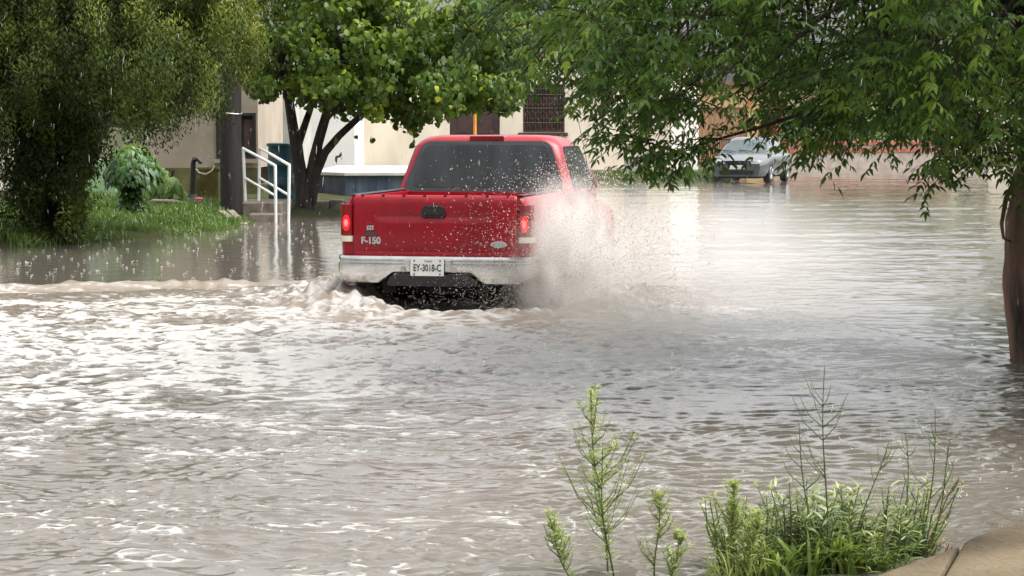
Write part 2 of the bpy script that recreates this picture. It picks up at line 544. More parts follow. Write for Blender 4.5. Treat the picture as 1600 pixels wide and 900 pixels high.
# collar at the ash trunk
H += 0.02 * np.exp(-(np.hypot(WX - 3.62, WY - 15.35) - 0.35) ** 2 / 0.02) * (1 + n3)
patch = 1.0 + 0.65 * perlin(wx * 0.45, wy * 0.6, 61) + 0.6 * perlin(wx * 1.4, wy * 1.4, 62)
cr = smooth01((0.45 * ridge + 1.3 * (rid5 - 0.28) + 0.35 * n4 + 0.22) / 0.62)
foam = MASK * patch * (0.25 + 1.05 * cr) * (0.62 * np.exp(-((WY - 16.2) / 2.9) ** 2) * smooth01((1.1 - WX) / 1.6)
               + 0.6 * np.exp(-((WY - 18.9) / 1.9) ** 2 - ((WX - 1.8) / 0.9) ** 2) + 0.3 * np.exp(-((WY - 15.8) / 1.2) ** 2 - ((WX - 3.0) / 0.6) ** 2) + 0.2 * np.exp(-((WY - 16.0) / 2.5) ** 2 - ((WX - 1.8) / 1.6) ** 2) + 0.2 * np.exp(-((WY - 14.3) / 2.6) ** 2 - ((WX - 0.6) / 1.8) ** 2)
               + 0.34 * np.exp(-((WY - 13.8) / 2.6) ** 2) * smooth01((0.2 - WX) / 2.2)
               + 0.3 * np.exp(-((WY - 20.3) / 1.6) ** 2) * smooth01((0.5 - WX) / 1.0)
               + 0.24 * np.exp(-((WY - 16.5) / 2.6) ** 2)
               + 0.15 + 0.30 * np.clip(chop, 0, 1.3) * smooth01((rid5 - 0.36) / 0.1) * smooth01((n2 + 0.5) / 0.6))
foam = np.clip(foam + 1.4 * np.clip(PILE, 0, 1) + 0.12 * MASK * np.exp(-((DF - 0.2) / 0.25) ** 2), 0, 1.2)
churn = np.clip(MASK * (0.55 * np.exp(-((WY - 20.0) / 2.6) ** 2) + 1.0 * np.exp(-((WX + 0.3) / 1.9) ** 2 - ((WY - 19.4) / 1.9) ** 2) + 0.9 * np.exp(-((DF - 0.3) / 0.5) ** 2)) + 3 * PILE, 0, 1)
wnx, wny = len(tt), len(yy)
ii = np.arange((wny - 1) * wnx).reshape(wny - 1, wnx)[:, :-1].ravel()
WQ = np.stack([ii, ii + 1, ii + wnx + 1, ii + wnx], 1)

M_WATER = bpy.data.materials.new('flood_water')
M_WATER.use_nodes = True
nt = M_WATER.node_tree
pb = nt.nodes['Principled BSDF']
tc = nt.nodes.new('ShaderNodeTexCoord')


def node(t, **kw):
    n = nt.nodes.new(t)
    for k, v in kw.items():
        setattr(n, k, v)
    return n


def math_node(op, a, b=None):
    n = node('ShaderNodeMath', operation=op)
    for i, s in enumerate((a, b)):
        if s is None:
            continue
        if isinstance(s, (int, float)):
            n.inputs[i].default_value = s
        else:
            nt.links.new(s, n.inputs[i])
    return n.outputs[0]


def noise(scale, detail=6, rough=0.6, dist=0.0, stretch=(1, 1, 1)):
    mp = node('ShaderNodeMapping')
    mp.inputs['Scale'].default_value = stretch
    nt.links.new(tc.outputs['Object'], mp.inputs['Vector'])
    n = node('ShaderNodeTexNoise')
    n.inputs['Scale'].default_value = scale
    n.inputs['Detail'].default_value = detail
    n.inputs['Roughness'].default_value = rough
    n.inputs['Distortion'].default_value = dist
    nt.links.new(mp.outputs[0], n.inputs['Vector'])
    return n.outputs[0]


a_foam = node('ShaderNodeAttribute', attribute_name='foam').outputs['Fac']
a_churn = node('ShaderNodeAttribute', attribute_name='churn').outputs['Fac']
fn = math_node('ADD', math_node('MULTIPLY', noise(6.5, 8, 0.7, 1.0, (0.5, 1, 1)), 0.6), math_node('MULTIPLY', noise(1.7, 5, 0.6, 1.0, (0.5, 1, 1)), 0.4))
fr = math_node('SUBTRACT', 1.0, math_node('MULTIPLY', math_node('ABSOLUTE', math_node('SUBTRACT', noise(5.2, 7, 0.62, 1.0, (0.45, 1, 1)), 0.5)), 5.0))
fmix = math_node('ADD', math_node('MULTIPLY', fn, 1.9), math_node('MULTIPLY', fr, 0.3))
lev = math_node('ADD', fmix, math_node('MULTIPLY', a_foam, 0.46))
mr = node('ShaderNodeMapRange', interpolation_type='SMOOTHSTEP')
nt.links.new(lev, mr.inputs[0])
mr.inputs[1].default_value = 1.34
mr.inputs[2].default_value = 1.66
spk = node('ShaderNodeMapRange', interpolation_type='SMOOTHSTEP')
nt.links.new(math_node('ADD', noise(17, 4, 0.6, 0.4), math_node('MULTIPLY', a_foam, 0.12)), spk.inputs[0])
spk.inputs[1].default_value = 0.66
spk.inputs[2].default_value = 0.76
foam_fac = math_node('MAXIMUM', math_node('MULTIPLY', mr.outputs[0], math_node('MINIMUM', math_node('MULTIPLY', a_foam, 4.0), 0.92)), math_node('MULTIPLY', spk.outputs[0], math_node('MINIMUM', math_node('MULTIPLY', a_foam, 3.0), 0.8)))
mud = node('ShaderNodeMix', data_type='RGBA')
mud.inputs[6].default_value = (0.118, 0.104, 0.086, 1)
mud.inputs[7].default_value = (0.23, 0.185, 0.145, 1)
nt.links.new(math_node('MULTIPLY', a_churn, math_node('ADD', 0.25, noise(4, 6, 0.65, 0.5))), mud.inputs[0])
foam_fac = math_node('MULTIPLY', foam_fac, math_node('MINIMUM', math_node('ADD', 0.1, math_node('MULTIPLY', noise(13, 6, 0.7, 0.8), 1.5)), 1.0))
cm = node('ShaderNodeMix', data_type='RGBA')
cm.inputs[7].default_value = (0.46, 0.45, 0.425, 1)
nt.links.new(foam_fac, cm.inputs[0])
nt.links.new(mud.outputs[2], cm.inputs[6])
nt.links.new(cm.outputs[2], pb.inputs['Base Color'])
rm = node('ShaderNodeMapRange')
nt.links.new(math_node('MAXIMUM', foam_fac, math_node('MULTIPLY', a_churn, 0.5)), rm.inputs[0])

rm.inputs[3].default_value = 0.04
rm.inputs[4].default_value = 0.55
nt.links.new(rm.outputs[0], pb.inputs['Roughness'])
pb.inputs['IOR'].default_value = 1.45
bump = node('ShaderNodeBump')
bump.inputs['Strength'].default_value = 1.0
bump.inputs['Distance'].default_value = 0.01
hb = math_node('ADD', math_node('MULTIPLY', noise(6.5, 7, 0.68, 1.0), math_node('ADD', 0.12, math_node('MULTIPLY', math_node('MINIMUM', a_foam, 0.55), 1.0))),
               math_node('MULTIPLY', noise(24, 5, 0.65, 0.6), math_node('ADD', 0.03, math_node('MULTIPLY', math_node('MINIMUM', a_foam, 0.5), 0.3))))
nt.links.new(hb, bump.inputs['Height'])
nt.links.new(bump.outputs[0], pb.inputs['Normal'])
water = kind(np_mesh('water', np.stack([WX.ravel(), WY.ravel(), H.ravel()], 1), quads=WQ, mat=M_WATER,
                     attrs={'foam': foam.ravel(), 'churn': churn.ravel()}, smooth=True), 'structure')

# near pavement the viewer stands behind
pav = [(13, 8.35), (2.1, 8.3)]
for px, py in ((1600, 812), (1560, 822), (1520, 838), (1480, 855), (1430, 872), (1390, 886), (1350, 902)):
    p = at_z(px, py, 0.09)
    pav.append((p.x, p.y))
pav += [(1.2, 7.35), (-9, 6.6), (-9, -12), (13, -12)]
pav = pav[2:]
pav = [(13, 8.9), (3.2, 8.75)] + pav
A_, B_ = at_z(1503, 846, 0.09), at_z(1472, 900, 0.09)
E_ = A_ + (B_ - A_) * ((-12 - A_.y) / (B_.y - A_.y))
edge = [q for q in pav[2:-3]]
right_pts = [q for q in edge if q[0] > A_.x + 0.03]
left_pts = [q for q in edge if q[0] < A_.x - 0.03]
mb = MB()
mb.prism([(13, 8.9), (3.2, 8.75)] + right_pts + [(A_.x + 0.006, A_.y), (E_.x + 0.006, -12), (13, -12)], 'z', -0.32, 0.09)
mb.prism([(A_.x - 0.008, A_.y - 0.004)] + left_pts + [(-9, 6.6), (-9, -12), (E_.x - 0.008, -12)], 'z', -0.32, 0.083)
pavement = kind(mb.build('pavement', M_CONC, bevel=0.022, seg=2), 'structure')

# ------------------------------------------------------------------ buildings
def wall_panel(mb, x0, x1, z0, z1, y, depth, openings):
    """front wall facing -Y with real recessed openings"""
    xs = sorted({x0, x1, *[o[0] for o in openings], *[o[1] for o in openings]})
    zs = sorted({z0, z1, *[o[2] for o in openings], *[o[3] for o in openings]})
    for i in range(len(xs) - 1):
        for j in range(len(zs) - 1):
            cx, cz = (xs[i] + xs[i + 1]) / 2, (zs[j] + zs[j + 1]) / 2
            if any(o[0] < cx < o[1] and o[2] < cz < o[3] for o in openings):
                continue
            mb.add([(xs[i], y, zs[j]), (xs[i + 1], y, zs[j]), (xs[i + 1], y, zs[j + 1]), (xs[i], y, zs[j + 1])], [(0, 1, 2, 3)])
    for a, b, c, d in openings:
        e = y + depth
        mb.add([(a, y, c), (a, e, c), (a, e, d), (a, y, d)], [(0, 1, 2, 3)])
        mb.add([(b, y, c), (b, e, c), (b, e, d), (b, y, d)], [(3, 2, 1, 0)])
        mb.add([(a, y, d), (b, y, d), (b, e, d), (a, e, d)], [(0, 1, 2, 3)])
        mb.add([(a, y, c), (b, y, c), (b, e, c), (a, e, c)], [(3, 2, 1, 0)])
    return mb


def house_shell(mb, x0, x1, z0, z1, y, y1, openings, depth=0.18):
    wall_panel(mb, x0, x1, z0, z1, y, depth, openings)
    mb.add([(x0, y, z0), (x0, y1, z0), (x0, y1, z1), (x0, y, z1)], [(0, 1, 2, 3)])
    mb.add([(x1, y, z0), (x1, y1, z0), (x1, y1, z1), (x1, y, z1)], [(3, 2, 1, 0)])
    mb.add([(x0, y1, z0), (x1, y1, z0), (x1, y1, z1), (x0, y1, z1)], [(3, 2, 1, 0)])
    mb.add([(x0, y, z1), (x1, y, z1), (x1, y1, z1), (x0, y1, z1)], [(0, 1, 2, 3)])
    return mb


# cream house with the brown grilled window
hy = 68.0
house = thing('house', 'cream plastered house with a brown grilled window and dark door, behind the red pickup', 'house', (0.5, hy, 0.2))


def hx(px):
    return (px - 800) / F_PX * hy - 0.5


W0, W1, WZ0, WZ1 = hx(817), hx(882), 1.235, 2.72
D0, D1 = hx(703), hx(781)
mb = MB()
house_shell(mb, hx(556), hx(1048), -0.3, 3.55, 0, 8, [(W0, W1, WZ0, WZ1), (D0, D1, 0.1, 2.3)])
mb.build('wall', M_CREAM, house, fix=False)
MB().box(hx(556) - 0.03, hx(1048) + 0.05, -0.05, 8.05, 3.553, 3.72).build('coping', M_COPING, house, bevel=0.015)
MB().box(hx(780), hx(1060), -0.55, -0.01, -0.3, 0.1).build('plinth', M_CREAM_DULL, house, bevel=0.01)
win = MB()
for a, b, c, d in ((W0, W0 + 0.05, WZ0, WZ1), (W1 - 0.05, W1, WZ0, WZ1), (W0 + 0.05, W1 - 0.05, WZ0, WZ0 + 0.05), (W0 + 0.05, W1 - 0.05, WZ1 - 0.05, WZ1)):
    win.box(a + 0.004, b - 0.004, 0.02, 0.09, c + 0.004, d - 0.004)
win = win.build('window', M_BROWN, house)
MB().box(W0 + 0.01, W1 - 0.01, 0.14, 0.16, WZ0 + 0.01, WZ1 - 0.01).build('pane', M_PANE, win)
g = MB()
for k in range(1, 14):
    x = W0 + 0.05 + (W1 - W0 - 0.1) * k / 14
    g.tube([(x, 0.05, WZ0 + 0.04), (x, 0.05, WZ1 - 0.04)], 0.014, 5)
for zf in (0.2, 0.5, 0.78, 0.9):
    z = WZ0 + (WZ1 - WZ0) * zf
    g.tube([(W0 + 0.04, 0.035, z), (W1 - 0.04, 0.035, z)], 0.016, 5)
for zf in (0.1, 0.35, 0.64):
    for k in range(7):
        cx = W0 + 0.13 + (W1 - W0 - 0.26) * k / 6
        cz = WZ0 + (WZ1 - WZ0) * zf
        g.tube([(cx + 0.075 * math.cos(a), 0.03, cz + 0.12 * math.sin(a)) for a in [i * math.pi / 5 for i in range(11)]], 0.011, 4, caps=False)
g.build('grille', M_BROWN, win)
MB().box(W0 - 0.14, W1 + 0.1, -0.12, 0.02, WZ0 - 0.1, WZ0 - 0.003).build('sill', M_BROWN, win, bevel=0.01)
dr = MB().box(D0 + 0.02, D1 - 0.02, 0.1, 0.15, 0.12, 2.28)
for a, b, c, d in ((0.15, 0.45, 0.1, 0.42), (0.55, 0.85, 0.1, 0.42), (0.15, 0.45, 0.5, 0.92), (0.55, 0.85, 0.5, 0.92)):
    dr.box(D0 + (D1 - D0) * a, D0 + (D1 - D0) * b, 0.085, 0.0985, 0.12 + 2.16 * c, 0.12 + 2.16 * d)
dr = dr.build('door', M_DOOR, house, bevel=0.008)
MB().tube([(D1 - 0.12, 0.07, 1.05), (D1 - 0.12, 0.03, 1.07), (D1 - 0.2, 0.03, 1.07)], 0.015, 6).build('handle', M_WIRE, dr)
# right-hand side wing: white pier with grey meter box
wing = thing('house', 'narrow white walled house between the cream house and the silver car', 'house', (4.9, 71.0, 0.2))
mb = MB()
house_shell(mb, -0.95, 1.1, -0.3, 3.3, 0, 6, [(-0.5, 0.0, 1.2, 2.2)])
mb.build('wall', M_WHITE_WALL, wing, fix=False)
MB().box(-1.0, 1.15, -0.06, 6.05, 3.303, 3.42).build('coping', M_COPING, wing)
MB().box(-0.49, -0.01, 0.12, 0.15, 1.21, 2.19).build('window', M_PANE, wing)
MB().box(-0.78, -0.55, -0.3, -0.02, -0.3, 2.3).build('pier', M_GREY_WALL, wing, bevel=0.01)
mb = MB().box(-0.33, 0.33, -0.2, 0.2, 0, 0.42).box(-0.36, 0.36, -0.23, 0.23, 0.423, 0.47)
tag(mb.build('planter_box', M_GREY_WALL, bevel=0.01), 'grey concrete planter box at the foot of the cream house corner', 'planter').location = (3.75, 66.9, 0.25)

# white wall left of it, and one whose grey colour stands in for shade
wy_ = 64.0
white_house = thing('house', 'bright white house wall rising behind the navy terrace', 'house', (-5.6, wy_, 0.2))
mb = MB()
house_shell(mb, -0.95, 1.04, -0.3, 3.3, 0, 5, [])
mb.build('wall', M_WHITE_WALL, white_house, fix=False)
MB().box(-1.0, 1.06, -0.05, 5.04, 3.303, 3.42).build('coping', M_SLAB, white_house)
ghouse = thing('house', 'house wall, its grey standing in for shade, with a doorway behind the white railings', 'house', (-6.4, 52.0, 0.2))
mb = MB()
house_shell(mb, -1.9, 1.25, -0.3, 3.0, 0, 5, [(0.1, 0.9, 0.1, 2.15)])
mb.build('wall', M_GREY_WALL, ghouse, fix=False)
MB().box(-1.95, 1.3, -0.08, 5.04, 3.003, 3.15).build('coping', M_SLAB, ghouse)
MB().box(0.12, 0.88, 0.1, 0.14, 0.12, 2.13).build('door', M_DOOR, ghouse, bevel=0.006)

# left house: cream above, mustard dado below, shuttered window
ly = 46.0
left_house = thing('house', 'dull cream house with a mustard painted lower wall, behind the dark timber pole', 'house', (-8.0, ly, 0.15))


def lx(px):
    return (px - 800) / F_PX * ly + 8.0


a0, a1 = lx(339), lx(401)
mb = MB()
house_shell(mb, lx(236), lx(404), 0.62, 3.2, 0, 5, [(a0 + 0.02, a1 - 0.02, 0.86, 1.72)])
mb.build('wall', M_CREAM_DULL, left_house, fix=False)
mb = MB().box(lx(236), lx(404), -0.03, 0.1, -0.4, 0.617)
mb.build('dado', M_DADO, left_house)
MB().box(lx(230), lx(408), -0.12, 5.1, 3.203, 3.34).build('coping', M_SLAB, left_house)
wf = MB()
for a, b, c, d in ((a0, a0 + 0.06, 0.82, 1.76), (a1 - 0.06, a1, 0.82, 1.76), (a0 + 0.063, a1 - 0.063, 1.7, 1.76), (a0 + 0.063, a1 - 0.063, 0.82, 0.88)):
    wf.box(a, b, -0.03, 0.1, c, d)
wf = wf.build('window', M_IRON, left_house)
MB().box(a0 + 0.06, a1 - 0.06, 0.13, 0.15, 0.88, 1.7).build('pane', M_PANE, wf)
for k, (f0, f1) in enumerate(((0.08, 0.3), (0.7, 0.92))):
    MB().box(a0 + (a1 - a0) * f0, a0 + (a1 - a0) * f1, 0.03, 0.06, 0.95, 1.62).build('shutter', M_DOOR, wf, bevel=0.006)
MB().box(a0 - 0.05, a1 + 0.05, -0.1, -0.033, 0.72, 0.8).build('sill', M_CREAM_DULL, wf)
# pale-green neighbour wall
mb = MB().box(-1.3, 0.35, 0, 0.2, -0.4, 0.8).box(-1.3, 0.35, -0.12, -0.003, -0.4, 0.12)
tag(mb.build('garden_wall', M_GREEN_WALL, bevel=0.012), 'light green painted garden wall seen between conifer and shrub', 'wall').location = (-8.0, 42.5, 0.2)
far_left = thing('house', 'pale house wall glimpsed at the far left edge behind the conifer', 'house', (-12.6, 47.0, 0.15))
mb = MB()
house_shell(mb, -3.5, 2.1, -0.4, 3.2, 0, 5, [(0.2, 1.0, 0.1, 2.1)])
mb.build('wall', M_CREAM, far_left, fix=False)
MB().box(-3.55, 2.15, -0.1, 5.05, 3.203, 3.34).build('coping', M_SLAB, far_left)
MB().box(0.22, 0.98, 0.1, 0.14, 0.1, 2.08).build('door', M_DOOR, far_left, bevel=0.006)

# navy terrace
terr = thing('terrace', 'raised terrace with streaked navy blue walls and a white slab top', 'terrace', (-3.1, 47.3, 0.05))
tp = [(-1.2, 0.8), (-0.47, -0.1), (2.4, 0.1), (2.4, 7.5), (-1.2, 7.5)]
mb = MB().prism(tp, 'z', -0.3, 0.52)
mb.build('wall', M_NAVY, terr)
tp2 = [(-1.27, 0.78), (-0.49, -0.19), (2.47, 0.02), (2.47, 7.58), (-1.27, 7.58)]
MB().prism(tp2, 'z', 0.523, 0.6).build('slab', M_SLAB, terr, bevel=0.012)

# kerb stones and steps by the railings
steps = thing('steps', 'low brown concrete steps under the white handrails', 'steps', (-4.55, 38.2, 0.0))
mb = MB()
for k, (x0, x1, y0, y1, z1) in enumerate(((-0.02, 0.55, -0.1, 0.8, 0.12), (-0.3, 0.5, 0.45, 2.4, 0.3))):
    MB().box(x0, x1, y0, y1, -0.35, z1).build('step', M_STEP, steps, bevel=0.02)
kerb = MB()
for k in range(6):
    kerb.box(-4.0 + 0.27 * k, -4.0 + 0.27 * k + 0.262, 41.5 + 0.1 * k, 41.95 + 0.1 * k, -0.3, 0.2 + 0.02 * ((k * 7) % 3))
tag(kerb.build('kerb', M_STEP, bevel=0.02), 'brown stone kerb beside the multi stemmed tree trunk', 'kerb')

# far right: ochre house, brick banded wall, fence, shrubs
oy = 92.0
ochre = thing('house', 'ochre house with a tan door far away behind the silver car', 'house', (9.4, oy, 0.2))
mb = MB()
house_shell(mb, -2.2, 4.5, -0.4, 3.1, 0, 8, [(-1.6, 0.4, 0.05, 2.2), (1.6, 2.7, 1.0, 2.0)])
mb.build('wall', M_OCHRE, ochre, fix=False)
MB().box(-2.4, 4.7, -0.3, 8.1, 3.103, 3.3).build('roof', M_COPING, ochre)
MB().box(-1.58, 0.38, 0.1, 0.14, 0.05, 2.18).build('door', M_TANDOOR, ochre)
MB().box(1.62, 2.68, 0.12, 0.14, 1.02, 1.98).build('window', M_PANE, ochre)
fence = thing('fence', 'dark iron fence in front of the ochre house', 'fence', (7.9, 88.5, 0.1))
mb = MB()
for k in range(26):
    mb.tube([(-1.1 + 0.09 * k, 0, 0), (-1.1 + 0.09 * k, 0, 1.05)], 0.018, 5)
mb.build('bar', M_IRON, fence)
for z in (0.15, 0.95):
    MB().box(-1.12, 1.18, -0.02, 0.02, z, z + 0.05).build('rail', M_IRON, fence)
bw = thing('boundary_wall', 'low pinkish boundary wall with two red brick bands right of the silver car', 'wall', (10.2, 84.0, 0.0))
MB().prism([(-0.2, 0.0), (7, 2.2), (7, 2.45), (-0.2, 0.25)], 'z', -0.3, 0.62).build('wall', M_PINKWALL, bw)
for z in (0.623, 0.9):
    MB().prism([(-0.24, -0.04), (7.04, 2.17), (7.04, 2.49), (-0.24, 0.29)], 'z', z, z + 0.14).build('brick_band', M_BRICK, bw)
MB().prism([(-0.2, 0.02), (6.98, 2.22), (6.98, 2.43), (-0.2, 0.23)], 'z', 0.766, 0.897).build('wall_course', M_PINKWALL, bw)
far_house = thing('house', 'pale distant house behind the low brick banded wall', 'house', (19.5, 104.0, 0.2))
mb = MB()
house_shell(mb, -5.0, 6.5, -0.4, 2.9, 0, 8, [(-3, -1.6, 0.9, 2.0), (1.5, 3.0, 0.9, 2.0)])
mb.build('wall', M_CREAM, far_house, fix=False)
MB().box(-5.2, 6.7, -0.2, 8.1, 2.903, 3.05).build('coping', M_COPING, far_house)
for a in (-2.98, 1.52):
    MB().box(a, a + 1.4, 0.12, 0.14, 0.92, 1.98).build('window', M_PANE, far_house)

# ------------------------------------------------------------------ foliage builders
def unit(v):
    return v / np.maximum(np.linalg.norm(v, axis=1, keepdims=True), 1e-9)


LANCE = (0.3, 0.5, 0.68, 0.36)
HEART = (0.18, 0.5, 0.6, 0.42)
STRAP = (0.3, 0.45, 0.75, 0.3)
FLAT = (0.35, 0.5, 0.75, 0.45)


class Leaves:
    def __init__(self):
        self.V, self.T, self.Q, self.A, self.n = [], [], [], [], 0

    def add(self, P, D, N, L, Wd, tone, shape=LANCE, droop=0.12):
        D = unit(D)
        Sd = unit(np.cross(D, N))
        Nn = np.cross(Sd, D)
        t1, a1, t2, a2 = shape
        L, Wd = L[:, None], Wd[:, None]
        fold = 0.10 * Wd
        base = P
        m1, m2 = P + D * L * t1, P + D * L * t2 - Nn * L * droop * 0.35
        tip = P + D * L - Nn * L * droop
        l1, r1 = m1 + Sd * Wd * a1 + Nn * fold, m1 - Sd * Wd * a1 + Nn * fold
        l2, r2 = m2 + Sd * Wd * a2 + Nn * fold, m2 - Sd * Wd * a2 + Nn * fold
        V = np.stack([base, l1, r1, l2, r2, tip], 1).reshape(-1, 3)
        k = self.n + 6 * np.arange(len(P))[:, None]
        self.T.append((k + np.array([[0, 2, 1]])))
        self.T.append((k + np.array([[3, 4, 5]])))
        self.Q.append((k + np.array([[1, 2, 4, 3]])))
        self.V.append(V)
        self.A.append(np.repeat(np.clip(tone, 0, 1), 6))
        self.n += 6 * len(P)

    def build(self, name, mat, parent=None):
        return np_mesh(name, np.concatenate(self.V), np.concatenate(self.T), np.concatenate(self.Q), mat, parent, {'tone': np.concatenate(self.A)})


def rand_unit(n, rng=RNG):
    return unit(rng.normal(size=(n, 3)))


# ------------------------------------------------------------------ ash tree on the right
def ash_tree():
    rng = np.random.default_rng(5)
    root = thing('tree', 'large dark green ash tree at right with a reddish trunk standing in the water', 'tree', (0, 0, 0))
    tx, ty = 3.72, 15.4
    outline = [(770, 120), (800, 95), (830, 110), (870, 125), (905, 145), (935, 165), (960, 225), (985, 240), (1010, 225), (1040, 255), (1075, 262), (1110, 268),
               (1130, 225), (1165, 172), (1190, 155), (1215, 155), (1245, 170), (1275, 245), (1310, 277), (1340, 268), (1360, 230), (1385, 262), (1420, 272), (1450, 288),
               (1480, 272), (1500, 292), (1530, 305), (1545, 322), (1570, 340), (1640, 320), (1720, 300), (1900, 250), (2300, 180)]
    ox = np.array([(p - 800) / F_PX * ty for p, _ in outline])
    oz = np.array([EYE - (q - HORIZON) / F_PX * ty for _, q in outline])
    bark = MB()
    rings = []
    for z in np.linspace(-0.35, 2.4, 70):
        cx = np.interp(z, [-0.35, 0, 0.5, 1.0, 1.5, 1.9, 2.4], [3.86, 3.78, 3.7, 3.69, 3.78, 3.92, 4.0])
        r0 = np.interp(z, [-0.35, 0, 0.5, 1.0, 1.5, 1.9, 2.4], [0.30, 0.26, 0.245, 0.235, 0.22, 0.21, 0.2])
        a = np.linspace(0, 2 * math.pi, 49)[:-1]
        u = np.abs(((a / math.pi) % 2) - 1)
        r = r0 * (1 + 0.07 * perlin(u * 3.0, 0 * a + z * 1.1, 81) + 0.055 * (0.4 - np.abs(perlin(u * 11.0, 0 * a + z * 2.2, 82))) + 0.02 * perlin(u * 24.0, 0 * a + z * 9, 83))
        rings.append([(cx + rr * math.cos(t), ty + rr * math.sin(t), z) for rr, t in zip(r, a)])
    bark.stack(rings)
    limbs = MB()
    fork = Vector((3.96, ty, 2.15))
    limb_pts = []
    tips = [(0.6, 14.6, 3.1), (1.4, 16.9, 3.2), (2.2, 12.6, 3.3), (3.0, 18.3, 3.6), (4.4, 12.2, 3.6), (5.8, 14.0, 3.6), (6.2, 16.8, 3.8), (4.0, 15.5, 4.6), (2.4, 15.2, 4.2), (1.6, 15.3, 2.75), (2.6, 14.3, 2.6), (3.3, 13.4, 2.6)]
    for t in tips:
        t = Vector(t)
        pts = []
        for k in range(8):
            f = k / 7
            p = fork.lerp(t, f) + Vector((rng.normal() * 0.06, rng.normal() * 0.06, 0.35 * math.sin(f * math.pi) + rng.normal() * 0.04))
            if k == 0:
                p = fork
            pts.append(p)
            if k > 1:
                limb_pts.append(p)
        limbs.tube(pts, [0.12 * (1 - 0.8 * k / 7) for k in range(8)], 7)
    # the low bare bough that shows against the far street
    limbs.tube([at_y(1350, 170, 15.0), at_y(1260, 175, 15.0), at_y(1190, 198, 15.0), at_y(1120, 218, 15.0), at_y(1060, 236, 15.0), at_y(1010, 222, 15.0)], [0.022, 0.017, 0.013, 0.01, 0.007, 0.004], 6)
    bark.tube([at_y(1590, 275, 15.2), at_y(1572, 310, 15.15), at_y(1565, 350, 15.15), at_y(1568, 372, 15.15), at_y(1580, 378, 15.2)], [0.022, 0.018, 0.014, 0.011, 0.008], 6)
    L = np.array([list(p) for p in limb_pts])
    # shoots
    leaves = Leaves()
    shoots = []
    n_try = 40000
    X = rng.uniform(-0.15, 7.6, n_try)
    Y = rng.uniform(11.4, 19.4, n_try)
    rr = np.hypot((X - 3.8) / 3.95, (Y - 15.4) / 3.9)
    zb = np.interp(X, ox, oz)
    zb = zb + 0.38 * np.clip(np.abs(Y - 15.2) - 1.2, 0, 3) * (0.5 + 0.5 * rng.random(n_try)) + 0.03
    Z = zb + np.where(X > 2.0, 0.33, 0.40) + (rng.random(n_try) ** 1.3) * 2.0
    clump = perlin(X * 1.6, Z * 1.9 + Y * 0.7, 71) + 0.6 * perlin(Y * 1.7, Z * 1.7 + X, 72)
    low = (Z - zb) < 0.5
    keep = (rr < 1 + 0.08 * rng.normal(size=n_try)) & ((clump > -0.12) | low & (rng.random(n_try) < 0.55))
    left_thin = X < 0.9
    keep &= ~(left_thin & (Z - zb < 0.35) & (rng.random(n_try) < 0.55))
    idx = np.where(keep)[0][:2900]
    P0 = np.stack([X, Y, Z], 1)[idx]
    out = P0 - np.array([[3.8, 15.4, 0]])
    out[:, 2] = 0
    out = unit(out + 0.6 * rng.normal(size=out.shape) * np.array([1, 1, 0]))
    # a few leafy sprays along the low bough
    rl_ = np.random.default_rng(99)
    low = []
    for k in range(26):
        px = rl_.uniform(985, 1125)
        yb = np.interp(px, [990, 1010, 1060, 1120, 1185], [216, 222, 236, 218, 200])
        low.append(list(at_y(px, yb + rl_.uniform(-6, 8), 15.0 + rl_.normal() * 0.06)))
    n_main = len(P0)
    P0 = np.concatenate([P0, np.array(low)])
    out = np.concatenate([out, unit(rl_.normal(size=(26, 3)) * np.array([1, 1, 0.0]) + np.array([[-0.3, 0, 0]]))])
    # twig paths + compound leaves
    PP, DD, NN, LL, WW, TT = [], [], [], [], [], []
    for i in range(len(P0)):
        p = P0[i]
        length = rng.uniform(0.3, 0.6) * (0.5 if i >= n_main else 1.0)
        d = out[i] * 0.8 + np.array([0, 0, rng.uniform(-0.5, 0.5)])
        d /= np.linalg.norm(d)
        nl = int(length / 0.05)
        pts = []
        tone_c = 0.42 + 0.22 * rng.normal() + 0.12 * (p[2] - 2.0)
        if rng.random() < 0.2:
            tone_c += 0.42
        pts.append(Vector(p))
        for k in range(nl):
            f = (k + 1) / nl
            d = d + np.array([0, 0, -0.09])
            d /= np.linalg.norm(d)
            p = p + d * length / nl
            pts.append(Vector(p))
            az = rng.uniform(0, 2 * np.pi)
            side = np.array([math.cos(az), math.sin(az), rng.uniform(-0.5, 0.25)])
            rd = unit((0.55 * d + side)[None])[0]
            rl = rng.uniform(0.13, 0.22)
            sv = np.cross(rd, [0, 0, 1.0])
            sv /= np.linalg.norm(sv) + 1e-6
            nv = np.cross(sv, rd)
            for q in range(3):
                b = p + rd * rl * (0.35 + 0.3 * q)
                for s in (-1, 1):
                    PP.append(b)
                    DD.append(rd * 0.75 + s * sv * 0.75 + np.array([0, 0, -0.28]) + rng.normal(size=3) * 0.16)
                    NN.append(nv + rng.normal(size=3) * 0.35)
                    LL.append(rng.uniform(0.05, 0.085))
                    TT.append(tone_c + 0.1 * rng.normal())
            PP.append(p + rd * rl)
            DD.append(rd + np.array([0, 0, -0.25]))
            NN.append(nv + rng.normal(size=3) * 0.3)
            LL.append(rng.uniform(0.06, 0.095))
            TT.append(tone_c + 0.1 * rng.normal())
        limbs.tube(pts[::2] + [pts[-1]], [0.007] + [0.004] * (len(pts[::2])), 3, caps=False)
        if i % 5 == 0 and i < n_main:
            q = L[np.argmin(((L - P0[i]) ** 2).sum(1))]
            if np.linalg.norm(q - P0[i]) < 2.2:
                mid = (q + P0[i]) / 2 + np.array([0, 0, 0.12])
                limbs.tube([Vector(q), Vector(mid), Vector(P0[i])], [0.018, 0.012, 0.007], 4, caps=False)
    PP, DD, NN, LL, TT = map(np.array, (PP, DD, NN, LL, TT))
